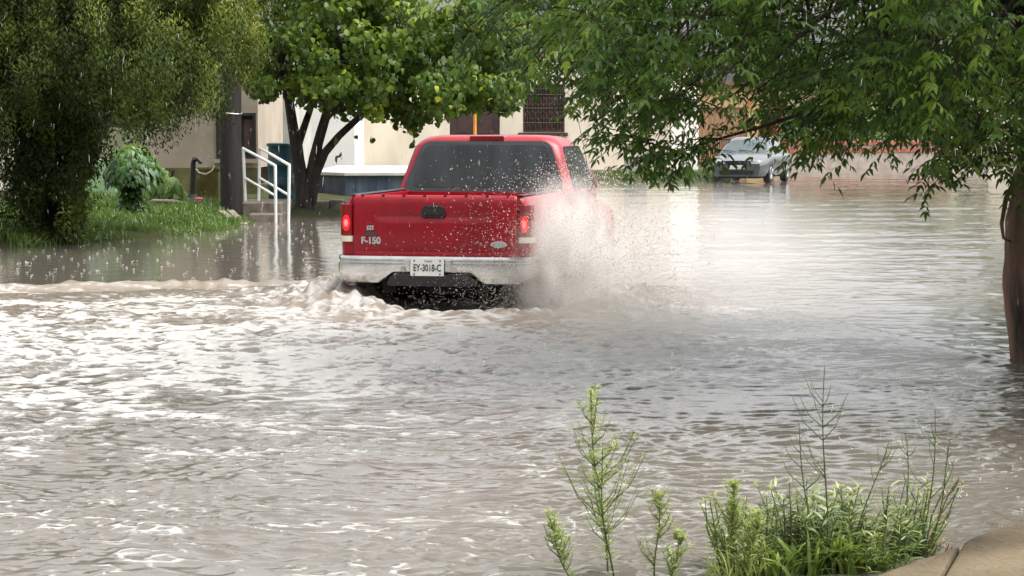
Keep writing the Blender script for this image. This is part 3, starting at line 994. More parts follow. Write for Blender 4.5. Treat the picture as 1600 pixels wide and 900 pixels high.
    leaves.add(PP, DD, NN, LL, LL * rng.uniform(0.26, 0.36, len(LL)), TT, LANCE, 0.22)
    # upper crown, out of the frame
    n = 12000
    th, u = rng.uniform(0, 2 * np.pi, n), rng.random(n) ** 0.45
    zz = rng.uniform(3.1, 5.0, n)
    rad = 3.6 * np.sqrt(np.clip(1 - ((zz - 3.1) / 2.2) ** 2, 0, 1)) * u
    P = np.stack([3.8 + rad * np.cos(th), 15.4 + rad * np.sin(th), zz], 1)
    P = P[perlin(P[:, 0] * 1.2, P[:, 1] * 1.2 + P[:, 2], 75) > -0.15]
    leaves.add(P, rand_unit(len(P), rng) + [[0, 0, -0.4]], rand_unit(len(P), rng) + [[0, 0, 1.0]], rng.uniform(0.16, 0.28, len(P)), rng.uniform(0.06, 0.1, len(P)), 0.5 + 0.2 * rng.normal(size=len(P)), LANCE, 0.2)
    bark.build('trunk', M_BARK_RED, root, smooth=60)
    limbs.build('limbs', M_LIMB, root, smooth=60)
    leaves.build('crown', L_ASH, root)
    return root


ash_tree()


def clump_crown(leaves, rng, centres, radii, per, length, ratio, shape, tone0, tone_var, centre, droop, up=0.8, hang=0.5, yellow=0.0, flat=0.75):
    for c, r in zip(centres, radii):
        n = int(per * rng.uniform(0.7, 1.3) * (r / 0.4) ** 2)
        d = rand_unit(n, rng)
        d[:, 2] *= flat
        P = c + d * r * (rng.random((n, 1)) ** 0.4)
        outw = unit(P - centre)
        N = outw * 0.7 + d * 0.5 + np.array([0, 0, up]) + 0.45 * rng.normal(size=(n, 3))
        D = np.cross(N, rng.normal(size=(n, 3)))
        D = unit(D) + np.array([0, 0, -hang])
        Ls = length * rng.uniform(0.65, 1.25, n)
        tone = tone0 + tone_var * rng.normal() + 0.12 * rng.normal(size=n) + 0.12 * d[:, 2]  # clump tops lighter: light from above put into the leaf tone
        if yellow:
            tone = np.where(rng.random(n) < yellow, 1.0, np.minimum(tone, 0.88))
        leaves.add(P, D, N, Ls, Ls * ratio * rng.uniform(0.85, 1.15, n), tone, shape, droop)


def mulberry():
    rng = np.random.default_rng(8)
    root = thing('tree', 'bright green heart leaved tree with several dark leaning stems beside the white handrails', 'tree', (0, 0, 0))
    Y0 = 41.0

    def q(px, py, y=Y0):
        return at_y(px, py, y)
    bark = MB()
    base = q(478, 338)
    bark.tube([(base.x, Y0, -0.35), (base.x, Y0, 0.0), q(474, 300), q(468, 262), q(461, 220), q(452, 160), q(440, 90), q(430, 20)], [0.26, 0.22, 0.155, 0.125, 0.105, 0.09, 0.07, 0.04], 10)
    bark.tube([q(480, 318), q(484, 280), q(490, 245), q(500, 205), q(520, 140), q(545, 70), q(560, 0)], [0.13, 0.1, 0.085, 0.07, 0.06, 0.05, 0.03], 10)
    bark.tube([q(484, 318), q(493, 272), q(508, 238), q(530, 212), q(570, 175), q(620, 125), q(680, 80)], [0.13, 0.095, 0.08, 0.07, 0.06, 0.045, 0.03], 10)
    bark.tube([q(490, 290), q(496, 250), q(500, 225), q(512, 185, 40), q(560, 130, 39.5), q(600, 60, 39)], [0.07, 0.06, 0.055, 0.045, 0.035, 0.02], 8)
    bark.tube([q(470, 262), q(466, 225, 41.5), q(485, 170, 42), q(500, 90, 42.5)], [0.09, 0.08, 0.06, 0.03], 8)
    bark.tube([q(620, 125), q(690, 110), q(760, 90), q(790, 70)], [0.05, 0.045, 0.035, 0.02], 7)
    for k in range(26):
        a = Vector(q(rng.uniform(440, 640), rng.uniform(60, 160), rng.uniform(40, 42)))
        b = a + Vector((rng.normal() * 0.7, rng.normal() * 0.8, rng.uniform(-0.3, 0.6)))
        bark.tube([a, (a + b) / 2 + Vector((0, 0, 0.08)), b], [0.03, 0.02, 0.01], 5)
    outline = [(375, 120), (395, 178), (440, 185), (480, 170), (520, 178), (545, 200), (575, 188), (620, 200), (640, 215), (660, 202), (700, 188), (740, 178), (790, 188), (815, 150), (830, 60)]
    ox = np.array([p for p, _ in outline])
    oy_ = np.array([v for _, v in outline])
    leaves = Leaves()
    cs, rs = [], []
    while len(cs) < 420:
        px = rng.uniform(360, 830)
        y = Y0 + rng.uniform(-2.3, 2.3)
        c = (px - 600) / 235.0
        if abs(c) > 1 or (c * c + ((y - Y0) / 2.5) ** 2) > 1.05:
            continue
        r = rng.uniform(0.24, 0.46)
        pb = np.interp(px, ox, oy_) - r * 60
        py = pb - (rng.random() ** 1.2) * 300 * math.sqrt(max(0.05, 1 - c * c * 0.75))
        if 668 < px < 730 and py < 20:
            continue
        p = at_y(px, py, Y0)
        cs.append(np.array([p.x, y, p.z]))
        rs.append(r)
    clump_crown(leaves, rng, cs, rs, 92, 0.115, 0.88, HEART, 0.52, 0.2, np.array([-2.4, 41.0, 2.0]), 0.25, up=0.6, hang=0.75, yellow=0.03)
    # hanging sprig low at the right stem
    for px, py in ((528, 222), (533, 236), (529, 245), (645, 222), (585, 212), (557, 206)):
        p = at_y(px, py, 40.0)
        clump_crown(leaves, rng, [np.array(p)], [0.09], 40, 0.13, 0.85, HEART, 0.3, 0.05, np.array([-2.4, 41.0, 2.0]), 0.2, hang=1.3)
    bark.build('trunk', M_BARK, root, smooth=60)
    leaves.build('crown', L_MUL, root)


mulberry()


def conifer():
    rng = np.random.default_rng(9)
    root = thing('tree', 'broad dark olive conifer with drooping fan sprays over the grassy bank at left', 'tree', (0, 0, 0))
    Y0 = 31.0
    bark = MB()
    for px, w, lean, dy in ((70, 0.14, -10, 0), (98, 0.2, -6, 0.15), (45, 0.1, -25, 0.3), (120, 0.09, 20, 0.2)):
        b = at_y(px, 384, Y0 + dy)
        pts = [(b.x, b.y, -0.2)] + [at_y(px + lean * f, 384 - 360 * f, Y0 + dy) + Vector((rng.normal() * 0.02, rng.normal() * 0.02, 0)) for f in (0.0, 0.15, 0.35, 0.6, 0.8, 1.0, 1.3)]
        bark.tube(pts, [w * s for s in (1.15, 1.0, 0.9, 0.8, 0.7, 0.55, 0.4, 0.2)], 8)
    leaves = Leaves()
    ox = np.array([-180, -60, 0, 60, 150, 200, 250, 300, 330, 360, 388, 405])
    ob = np.array([180, 195, 200, 206, 214, 205, 206, 198, 186, 155, 118, 60])
    cs = []
    while len(cs) < 900:
        px = rng.uniform(-190, 402)
        y = Y0 + rng.uniform(-2.4, 2.4)
        c = (px - 110) / 298.0
        if c * c + ((y - Y0) / 2.6) ** 2 > 1.02:
            continue
        py = np.interp(px, ox, ob) - 22 - (rng.random() ** 1.15) * 330 * math.sqrt(max(0.06, 1 - c * c))
        p = at_y(px, py, Y0)
        cs.append((p.x, y, p.z))
    for k in range(95):
        px = rng.uniform(8, 150)
        p = at_y(px, rng.uniform(195, 205 + 120 * rng.random()) , Y0)
        cs.append((p.x, Y0 + rng.uniform(-0.9, 0.9), p.z))
    cs = np.array(cs)
    ctr = np.array([-6.2, Y0, 1.2])
    for c in cs:
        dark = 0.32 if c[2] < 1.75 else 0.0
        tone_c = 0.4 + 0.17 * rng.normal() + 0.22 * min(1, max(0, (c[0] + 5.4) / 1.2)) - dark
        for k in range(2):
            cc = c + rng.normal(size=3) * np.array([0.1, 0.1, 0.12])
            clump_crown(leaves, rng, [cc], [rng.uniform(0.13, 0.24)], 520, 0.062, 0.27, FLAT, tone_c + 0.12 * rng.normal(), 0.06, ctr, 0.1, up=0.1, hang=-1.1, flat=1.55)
    # dark inner leaves added to block light through the crown
    n = 22000
    th, u = rng.uniform(0, 2 * np.pi, n), rng.random(n) ** 0.5
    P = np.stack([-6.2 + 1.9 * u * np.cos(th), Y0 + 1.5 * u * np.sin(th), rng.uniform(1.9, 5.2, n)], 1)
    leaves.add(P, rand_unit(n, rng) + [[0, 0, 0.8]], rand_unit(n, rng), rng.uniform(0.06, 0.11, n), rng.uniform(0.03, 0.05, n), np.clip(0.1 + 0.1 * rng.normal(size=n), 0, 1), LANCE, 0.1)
    # suckers and ivy round the foot
    n = 12000
    px = np.where(rng.random(n) < 0.5, rng.normal(114, 13, n), rng.normal(66, 34, n))
    f = rng.random(n)
    py = 375 - f ** 0.8 * 180
    px = px + (f - 0.3) * 18
    P = np.array([at_y(a, b, Y0 - 0.25 + rng.normal() * 0.3) for a, b in zip(px, py)])
    P = P[perlin(P[:, 0] * 3.5, P[:, 2] * 3.5, 77) > -0.22]
    n = len(P)
    leaves.add(P, rand_unit(n, rng) + [[0, -0.2, -0.4]], rand_unit(n, rng) + [[0, -0.5, 0.6]], rng.uniform(0.05, 0.11, n), rng.uniform(0.02, 0.045, n),
               np.clip(0.35 + 0.3 * perlin(P[:, 0] * 2, P[:, 2] * 2, 78) + 0.35 * np.exp(-((P[:, 2] - 0.45) / 0.25) ** 2) * (P[:, 0] > -6.35) + 0.12 * rng.normal(size=n), 0, 1), LANCE, 0.2)
    bark.build('trunk', M_BARK, root, smooth=60)
    leaves.build('crown', L_CON, root)


conifer()


def bush(name, label, cat, loc, r, h, n, length, ratio, mat, shape, hang=0.5, stem=True, seed=1, group=None, tone=0.45, flat=1.0, droop=0.25):
    rng = np.random.default_rng(seed)
    root = thing(name, label, cat, loc, 0, group)
    leaves = Leaves()
    m = max(3, int(n / 60))
    cs = []
    for k in range(m):
        a, u = rng.uniform(0, 2 * np.pi), math.sqrt(rng.random())
        z = h * (0.25 + 0.75 * rng.random())
        w = r * (0.45 + 0.55 * math.sin(min(1, z / h) * math.pi * 0.75))
        cs.append(np.array([w * u * math.cos(a), w * u * math.sin(a), z]))
    clump_crown(leaves, rng, cs, [r * 0.42] * m, 60 * (0.4 / (r * 0.42)) ** 2, length, ratio, shape, tone, 0.15, np.array([0, 0, h * 0.3]), droop, hang=hang, flat=flat)
    if stem:
        st = MB()
        for k in range(5):
            a = rng.uniform(0, 2 * np.pi)
            st.tube([(0.04 * math.cos(a), 0.04 * math.sin(a), -0.15), (0.1 * r * math.cos(a), 0.1 * r * math.sin(a), h * 0.4), (0.5 * r * math.cos(a), 0.5 * r * math.sin(a), h * 0.85)], [0.03, 0.022, 0.01], 6)
        st.build('stem', M_BARK, root, smooth=60)
    leaves.build('foliage', mat, root)
    return root


# shrub on the bank: umbrella of big drooping leaves over a leafy stem
def umbrella_shrub():
    rng = np.random.default_rng(31)
    p = at_y(207, 330, 36.0)
    root = thing('shrub', 'dark green shrub with an umbrella of big drooping leaves on the grassy bank', 'shrub', (p.x, 36.0, 0.18))
    s = 3440 / 36.0
    leaves = Leaves()
    n = 1150
    a, u = rng.uniform(0, 2 * np.pi, n), np.sqrt(rng.random(n))
    P = np.stack([0.42 * u * np.cos(a), 0.42 * u * np.sin(a), 1.05 - 0.42 * u ** 2 + 0.07 * rng.normal(size=n)], 1)
    D = np.stack([np.cos(a), np.sin(a), -1.0 + 0.9 * rng.random(n) - u * 0.6], 1)
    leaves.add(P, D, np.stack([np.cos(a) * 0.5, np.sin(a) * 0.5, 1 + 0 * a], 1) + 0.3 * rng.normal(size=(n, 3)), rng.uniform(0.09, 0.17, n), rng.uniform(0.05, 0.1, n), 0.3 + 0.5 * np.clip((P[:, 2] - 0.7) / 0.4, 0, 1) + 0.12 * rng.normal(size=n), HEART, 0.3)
    n = 520
    a = rng.uniform(0, 2 * np.pi, n)
    z = rng.uniform(0.0, 0.75, n)
    rr = 0.2 * np.sqrt(rng.random(n)) * np.where(z < 0.25, 1.5, 0.9)
    P = np.stack([rr * np.cos(a), rr * np.sin(a), z], 1)
    leaves.add(P, np.stack([np.cos(a), np.sin(a), -0.5 + 0 * a], 1) + 0.3 * rng.normal(size=(n, 3)), np.stack([np.cos(a), np.sin(a), 1 + 0 * a], 1), rng.uniform(0.07, 0.14, n), rng.uniform(0.04, 0.09, n), 0.3 + 0.15 * rng.normal(size=n), HEART, 0.25)
    MB().tube([(0, 0, -0.2), (0.02, 0, 0.3), (-0.02, 0, 0.7), (0, 0, 1.0)], [0.06, 0.05, 0.04, 0.02], 8).build('stem', M_BARK, root, smooth=60)
    leaves.build('foliage', L_SHRUB, root)


umbrella_shrub()
p = at_z(274, 312, 0.22)
bush('plant', 'pale green broad leaved plant beside the olive tub', 'plant', (p.x, 41.5, 0.2), 0.3, 0.72, 300, 0.22, 0.66, L_LIGHT, HEART, hang=1.1, stem=True, seed=41, tone=0.5)
bush('bush', 'grey green oleander bush behind the brick banded wall', 'bush', (11.4, 87.0, 0.2), 1.3, 2.6, 2600, 0.16, 0.2, L_OLE, LANCE, hang=-0.5, seed=42)
bush('bush', 'orange flowering bush above the silver car roof', 'bush', (9.9, 85.5, 0.9), 0.75, 1.75, 700, 0.13, 0.7, L_ORANGE, HEART, seed=43)
bush('bush', 'dark bush behind the brick banded wall, nearest the oleander', 'bush', (13.8, 91.0, 0.2), 1.6, 2.9, 2600, 0.16, 0.5, L_SHRUB, HEART, seed=45)
bush('bush', 'wide dark bush at right behind the brick banded wall', 'bush', (17.5, 94.0, 0.2), 2.0, 2.8, 2600, 0.18, 0.5, L_SHRUB, HEART, seed=46)
bush('bush', 'round dark bush beside the ochre house door', 'bush', (11.3, 90.5, 0.2), 0.9, 1.5, 900, 0.13, 0.5, L_SHRUB, HEART, seed=44)


def far_tree(x, y, h, r, seed, label):
    rng = np.random.default_rng(seed)
    root = thing('tree', label, 'tree', (x, y, 0.1), 0, 'far trees behind the houses')
    leaves = Leaves()
    cs, rs = [], []
    for k in range(70):
        d = rand_unit(1, rng)[0] * rng.random() ** 0.4
        cs.append(np.array([d[0] * r, d[1] * r, h * 0.62 + d[2] * h * 0.36]))
        rs.append(rng.uniform(0.5, 0.9))
    clump_crown(leaves, rng, cs, rs, 26, 0.3, 0.5, LANCE, 0.45, 0.18, np.array([0, 0, h * 0.4]), 0.2)
    b = MB().tube([(0, 0, -0.4), (0.1, 0, h * 0.3), (0, 0.1, h * 0.7)], [0.25, 0.18, 0.06], 8)
    for k in range(6):
        a = k * 1.05
        b.tube([(0.05, 0, h * 0.32), (r * 0.4 * math.cos(a), r * 0.4 * math.sin(a), h * 0.55), (r * 0.7 * math.cos(a), r * 0.7 * math.sin(a), h * 0.7)], [0.1, 0.06, 0.03], 6)
    b.build('trunk', M_BARK, root, smooth=60)
    leaves.build('crown', L_ASH, root)


far_tree(14.5, 112, 5.5, 3.0, 51, 'tall far tree behind the ochre house, mostly hidden by the ash')
far_tree(13.3, 52, 7.5, 3.3, 55, 'added street tree off the right edge behind the ash crown, darkening truck reflections')  # added so the truck's right side mirrors something dark
far_tree(17.0, 60, 7.0, 3.2, 56, 'added street tree right of the low brick banded wall, out of view behind the ash')  # second tree added off to the side for darker reflections
far_tree(25.0, 118, 6.0, 3.4, 52, 'rounded far tree at right beyond the brick banded wall')
far_tree(-9.0, 58, 6.0, 2.6, 53, 'tree behind the dull cream house, seen through the conifer')
far_tree(-14.5, 55, 6.5, 3.0, 54, 'tree behind the far left house wall')

# unseen house front added behind the viewer to darken the truck's reflections
unseen_house = thing('house', 'added unseen house front behind the viewer, for darker truck reflections', 'house', (1.0, -5.0, 0.05))
mb = MB()
house_shell(mb, -14, 15, -0.3, 5.6, 0, -6, [(-3, -1.6, 0.9, 2.2), (2.0, 3.0, 0.05, 2.2)], -0.15)
mb.build('wall', M_GREY_WALL, unseen_house, fix=False)
MB().box(-14.2, 15.2, 0.01, 1.4, 2.75, 2.9).build('porch_roof', M_SLAB, unseen_house)
MB().box(-2.98, -1.62, -0.14, -0.12, 0.92, 2.18).build('window', M_PANE, unseen_house)
MB().box(2.02, 2.98, -0.14, -0.1, 0.05, 2.18).build('door', M_DOOR, unseen_house)

# grass on the bank and verge
def grass():
    rng = np.random.default_rng(61)
    n = 60000
    x = np.where(rng.random(n) < 0.78, rng.uniform(-9, -3.6, n), rng.uniform(1.0, 6.8, n))
    y = np.where(x < 0, rng.uniform(29, 43, n), rng.uniform(63.8, 68, n))
    d = shore_dist(x, y)
    dens = perlin(x * 1.1, y * 1.1, 62)
    path = (y > 39.3) & (x < 0) & (x > -7.2)
    ok = (d > -0.12) & (dens > -0.35) & ~((x > -4.9) & (x < 0) & (y > 37.0)) & ~(path & (rng.random(n) < 0.85)) & ~((x > 1) & (x < 3.2) & (rng.random(n) < 0.8))
    x, y = x[ok], y[ok]
    n = len(x)
    z = ground_z(x, y) - 0.01
    h = np.where(x < 0, rng.uniform(0.06, 0.17, n), rng.uniform(0.06, 0.18, n)) * (1 + 0.6 * perlin(x * 0.9, y * 0.9, 63))
    lv = Leaves()
    D = np.stack([0.45 * rng.normal(size=n), 0.45 * rng.normal(size=n), np.ones(n)], 1)
    lv.add(np.stack([x, y, z], 1), D, rand_unit(n, rng), h, rng.uniform(0.012, 0.028, n), np.where(x < 0, 0.45, 0.3) + 0.25 * perlin(x * 0.8, y * 0.8, 64) + 0.15 * rng.normal(size=n), STRAP, 0.3)
    kind(lv.build('grass', L_GRASS), 'stuff')


grass()

# ------------------------------------------------------------------ pole, rails, barrel and yard clutter
p = at_y(362, 320, 38.5)
pole = thing('utility_pole', 'thick dark tarred timber pole with a wire band, rising through the conifer edge', 'pole', (p.x, 38.5, 0.1))
rngp = np.random.default_rng(3)
MB().tube([(rngp.normal() * 0.006, rngp.normal() * 0.006, z) for z in np.linspace(-0.4, 7.2, 14)], list(np.linspace(0.2, 0.165, 14)), 16).build('post', M_POLE, pole, smooth=50)
zb = at_y(362, 177, 38.3).z - 0.1
MB().tube([(0.2 * math.cos(a), 0.2 * math.sin(a), zb + 0.012 * math.sin(a * 2)) for a in np.linspace(0, 2 * math.pi, 19)], 0.008, 5, caps=False).build('band', M_WIRE, pole)


def handrail(label, a_top, a_bot, b_top, b_bot, ya, yb, mid_a, mid_b):
    A0, A1 = at_y(*a_top, ya), at_y(*a_bot, ya)
    B0, B1 = at_y(*b_top, yb), at_y(*b_bot, yb)
    root = thing('handrail', label, 'handrail', (B1.x, B1.y, 0), 0, 'white tube handrails on the steps')
    o = Vector((B1.x, B1.y, 0))
    A1.z -= 0.08
    B1.z -= 0.3
    r = 0.027
    MB().tube([A1 - o, A0 - o - Vector((0, 0, 0.0))], r, 8).build('post', M_WHITE_METAL, root, smooth=50)
    MB().tube([B1 - o, B0 - o], r, 8).build('post', M_WHITE_METAL, root, smooth=50)
    MB().tube([A0 - o, B0 - o], r, 8).build('top_rail', M_WHITE_METAL, root, smooth=50)
    MB().tube([at_y(*mid_a, ya) - o, at_y(*mid_b, yb) - o], r * 0.85, 8).build('mid_rail', M_WHITE_METAL, root, smooth=50)


handrail('white tube handrail on the steps, the left one beside the dark pole', (380, 232), (384, 318), (430, 259), (431, 347), 39.6, 37.6, (383, 278), (430, 306))
handrail('white tube handrail on the steps, the right one beside the teal barrel', (406, 231), (404, 318), (452, 258), (450, 347), 39.6, 37.6, (406, 278), (451, 305))

p = at_y(443, 310, 43.0)
barrel = thing('barrel', 'teal plastic barrel standing behind the handrails', 'barrel', (p.x, 43.0, p.z - 0.06))
rings = [[(r_ * math.cos(a), r_ * math.sin(a), z) for a in np.linspace(0, 2 * math.pi, 25)[:-1]] for r_, z in
         ((0.26, 0), (0.29, 0.02), (0.3, 0.3), (0.315, 0.34), (0.3, 0.38), (0.3, 0.68), (0.315, 0.72), (0.3, 0.76), (0.29, 1.06), (0.3, 1.09), (0.27, 1.1))]
MB().stack(rings).build('drum', M_TEAL, barrel, smooth=50)
MB().stack([[(r_ * math.cos(a), r_ * math.sin(a), z) for a in np.linspace(0, 2 * math.pi, 25)[:-1]] for r_, z in ((0.325, 1.075), (0.325, 1.125), (0.29, 1.14))]).build('rim', M_TEAL, barrel, smooth=50)

p = at_y(323, 310, 43.5)
tub = thing('tub', 'olive coloured tub with a hose loop hanging over its rim', 'tub', (p.x, 43.5, p.z - 0.05))
MB().stack([[(sx * w, sy * w * 0.8, z) for sx, sy in rounded(-1, 1, -1, 1, 0.3, 4)] for w, z in ((0.2, 0), (0.24, 0.05), (0.27, 0.6), (0.3, 0.62), (0.3, 0.66), (0.26, 0.66), (0.24, 0.3))]).build('body', M_TUB, tub, smooth=40)
MB().tube([(-0.2, -0.27, 0.66), (-0.1, -0.29, 0.56), (0.03, -0.3, 0.53), (0.15, -0.29, 0.6), (0.2, -0.26, 0.7)], 0.018, 6).build('hose', M_GREY_WALL, tub, smooth=50)
p = at_y(300, 308, 42.8)
pump = thing('standpipe', 'black iron standpipe with a bent spout between pale plant and tub', 'pipe', (p.x, 42.8, p.z - 0.06))
MB().tube([(0, 0, 0), (0.02, 0, 0.4), (0.03, 0, 0.72), (0.06, -0.02, 0.8), (0.12, -0.05, 0.8), (0.2, -0.08, 0.72)], [0.06, 0.055, 0.05, 0.05, 0.045, 0.035], 8).build('pipe', M_IRON, pump, smooth=60)
MB().tube([(0, 0, 0), (0, 0, 0.12)], [0.12, 0.07], 10).build('foot', M_IRON, pump, smooth=40)
p = at_y(311, 306, 41.0)
mb = MB().stack([[(r_ * math.cos(a), 0.8 * r_ * math.sin(a), z) for a in np.linspace(0, 2 * math.pi, 13)[:-1]] for r_, z in ((0.05, 0), (0.085, 0.05), (0.09, 0.1), (0.06, 0.12), (0.03, 0.12))])
tag(mb.build('bowl', M_PINK, smooth=50), 'small pink plastic bowl on the ground in front of the olive tub', 'bowl').location = (p.x, 41.0, float(ground_z(p.x, 41.0)) + 0.0)
for k, (x0, y0, x1, y1, lab) in enumerate(((345, 330, 360, 342, 'short grey plank lying on the bank near the pole foot'), (360, 330, 382, 352, 'longer grey plank sloping from the pole foot into the water'))):
    a, b = at_y(x0, y0, 38.0), at_y(x1, y1, 36.6)
    d = (b - a)
    mb = MB()
    u = d.normalized()
    w = u.cross(Vector((0, 0, 1))).normalized() * 0.06
    t = Vector((0, 0, 0.025))
    mb.add([-w - t, w - t, w + t, -w + t, d - w - t, d + w - t, d + w + t, d - w + t], [(0, 1, 2, 3), (7, 6, 5, 4), (0, 4, 5, 1), (1, 5, 6, 2), (2, 6, 7, 3), (3, 7, 4, 0)])
    tag(mb.build('plank', M_WOOD, bevel=0.006), lab, 'plank').location = a
p0, p1 = at_y(232, 314, 40.0), at_y(305, 320, 39.5)
tag(MB().tube([p0, (p0 + p1) / 2 + Vector((0, 0, 0.02)), p1], [0.035, 0.045, 0.03], 7).build('log', M_WOOD, smooth=60), 'thin fallen log lying across the grassy bank', 'log')
p = at_y(742, 212, 62.0)
post = thing('post', 'slim orange painted post in front of the dark house door', 'post', (p.x, 62.0, 0.1))
MB().tube([(0, 0, -0.1), (0, 0, 2.0)], 0.05, 10).build('shaft', M_ORANGE, post, smooth=50)
MB().stack([[(r_ * math.cos(a), r_ * math.sin(a), z) for a in np.linspace(0, 2 * math.pi, 13)[:-1]] for r_, z in ((0.07, 2.0), (0.085, 2.05), (0.07, 2.12), (0.02, 2.15))]).build('cap', M_ORANGE, post, smooth=50)

# ------------------------------------------------------------------ pickup truck (local: x right, y forward, z up from the road)
def arch_z(y, arcs):
    z = 0.0
    for yc, zc, rad in arcs:
        if abs(y - yc) < rad:
            z = max(z, zc + math.sqrt(rad * rad - (y - yc) ** 2))
    return z


def loft_side(mb, profile, ys, arcs, inset=None, both=True):
    """profile: outer-bottom ... inner points (x,z); mirrored to both sides"""
    for s in (-1, 1):
        rows = []
        for y in ys:
            az = arch_z(y, arcs)
            k = inset(y) if inset else 0.0
            rows.append([(s * (x - (k if i < len(profile) - 2 else 0)), y, max(z, az) if i < 4 else z) for i, (x, z) in enumerate(profile)])
        mb.grid(rows)
    return mb


def text_mesh(name, body, size, depth, mat, parent, loc, rot, sx=1.0, bold=0.0):
    cu = bpy.data.curves.new(name, 'FONT')
    cu.body = body
    cu.size = size
    cu.extrude = depth
    cu.offset = bold
    cu.align_x = 'CENTER'
    cu.align_y = 'CENTER'
    tmp = bpy.data.objects.new(name, cu)
    C.objects.link(tmp)
    dg = bpy.context.evaluated_depsgraph_get()
    me = bpy.data.meshes.new_from_object(tmp.evaluated_get(dg))
    bpy.data.objects.remove(tmp)
    bpy.data.curves.remove(cu)
    me.name = name
    me.materials.clear()
    me.materials.append(mat)
    o = bpy.data.objects.new(name, me)
    C.objects.link(o)
    o.parent = parent
    o.location = loc
    o.rotation_euler = rot
    o.scale = (sx, 1, 1)
    return o


def wheel(parent, x, y, z, rad, width, rim_mat, sgn):
    rings = []
    for r_, t in ((0.62, -0.5), (0.9, -0.5), (0.98, -0.42), (1.0, -0.25), (1.0, 0.25), (0.98, 0.42), (0.9, 0.5), (0.62, 0.5)):
        rings.append([(x + t * width, y + rad * r_ * math.cos(a), z + rad * r_ * math.sin(a)) for a in np.linspace(0, 2 * math.pi, 29)[:-1]])
    w = MB().stack(rings).build('wheel', M_RUBBER, parent, smooth=40)
    m = MB()
    xo = x + sgn * width * 0.505
    m.stack([[(xx, y + rad * r_ * math.cos(a), z + rad * r_ * math.sin(a)) for a in np.linspace(0, 2 * math.pi, 29)[:-1]] for xx, r_ in ((xo, 0.64), (xo + sgn * 0.01, 0.6), (xo - sgn * 0.02, 0.54), (xo - sgn * 0.03, 0.2), (xo + sgn * 0.012, 0.16))])
    for k in range(5):
        a = k * 2 * math.pi / 5
        m.tube([(xo, y + rad * 0.14 * math.cos(a), z + rad * 0.14 * math.sin(a)), (xo, y + rad * 0.58 * math.cos(a), z + rad * 0.58 * math.sin(a))], [0.035, 0.045], 6)
    m.build('rim', rim_mat, w, smooth=40)
    return w


def panel_poly(pts3, r=0.0):
    return pts3


def rounded_quad(corners, r, n=5):
    """corners: 4 2-D points ccw; returns rounded outline"""
    out = []
    m = len(corners)
    for i in range(m):
        p, a, b = Vector(corners[i]), Vector(corners[i - 1]), Vector(corners[(i + 1) % m])
        p1 = p + (a - p).normalized() * r
        p2 = p + (b - p).normalized() * r
        for k in range(n + 1):
            t = k / n
            q = p1 * (1 - t) ** 2 + p * 2 * t * (1 - t) + p2 * t * t
            out.append((q.x, q.y))
    return out


M_BADGE = material('bright_badge', (0.5, 0.5, 0.5), 0.3, 0.3)
YAW = R(11.5)
t_loc = Vector((-0.70, 20.0, 0)) - Matrix.Rotation(-YAW, 3, 'Z') @ Vector((0, 0.16, 0))
truck = thing('pickup_truck', 'red pickup truck driving away through the flood, throwing spray from its right side', 'pickup truck', (t_loc.x, t_loc.y, -0.3), -YAW)
TM = Matrix.Translation((t_loc.x, t_loc.y, -0.3)) @ Matrix.Rotation(-YAW, 4, 'Z')

REAR_ARC, FRONT_ARC = (1.28, 0.37, 0.47), (4.42, 0.37, 0.47)
prof_bed = [(a * 0.917 - (0.03 if b_ > 1.22 and a > 0.85 else 0), b_) for a, b_ in [(0.93, 0.50), (0.962, 0.60), (0.98, 0.74), (0.985, 0.86), (0.985, 1.0), (0.978, 1.12), (0.965, 1.2), (0.95, 1.265), (0.93, 1.298), (0.90, 1.31), (0.83, 1.31), (0.80, 1.298), (0.795, 1.26), (0.79, 0.82), (0.0, 0.815)]]
ys = [0.17, 0.185, 0.21, 0.26, 0.4, 0.6] + [1.28 + 0.47 * math.sin(a) for a in np.linspace(-1.565, 1.565, 19)] + [1.85, 2.0, 2.14]
mb = loft_side(MB(), prof_bed, ys, [REAR_ARC], lambda y: 0.045 * max(0, (0.26 - y) / 0.09) ** 2)
for s in (-1, 1):            # rear posts beside the tailgate, front end of the box
    o = [(s * (x - 0.045), 0.17, z) for x, z in prof_bed[:13]] + [(s * 0.768, 0.17, 0.55)]
    mb.add(o, [tuple(range(len(o)))])
    o = [(s * x, 2.14, z) for x, z in prof_bed[:14]]
    mb.add(o + [(s * 0.0, 2.14, 0.55)], [tuple(range(len(o) + 1))])
mb.box(-0.79, 0.79, 2.06, 2.139, 0.83, 1.29)
bed = mb.build('bed', M_RED, truck, smooth=45)
for s in (-1, 1):
    MB().prism([(0.74, 1.313), (0.81, 1.313), (0.815, 1.318), (0.80, 1.324), (0.75, 1.322)] if s > 0 else [(-0.74, 1.313), (-0.75, 1.322), (-0.80, 1.324), (-0.815, 1.318), (-0.81, 1.313)], 'y', 0.175, 2.1).build('bed_rail', M_BLACK, bed, bevel=0.004)

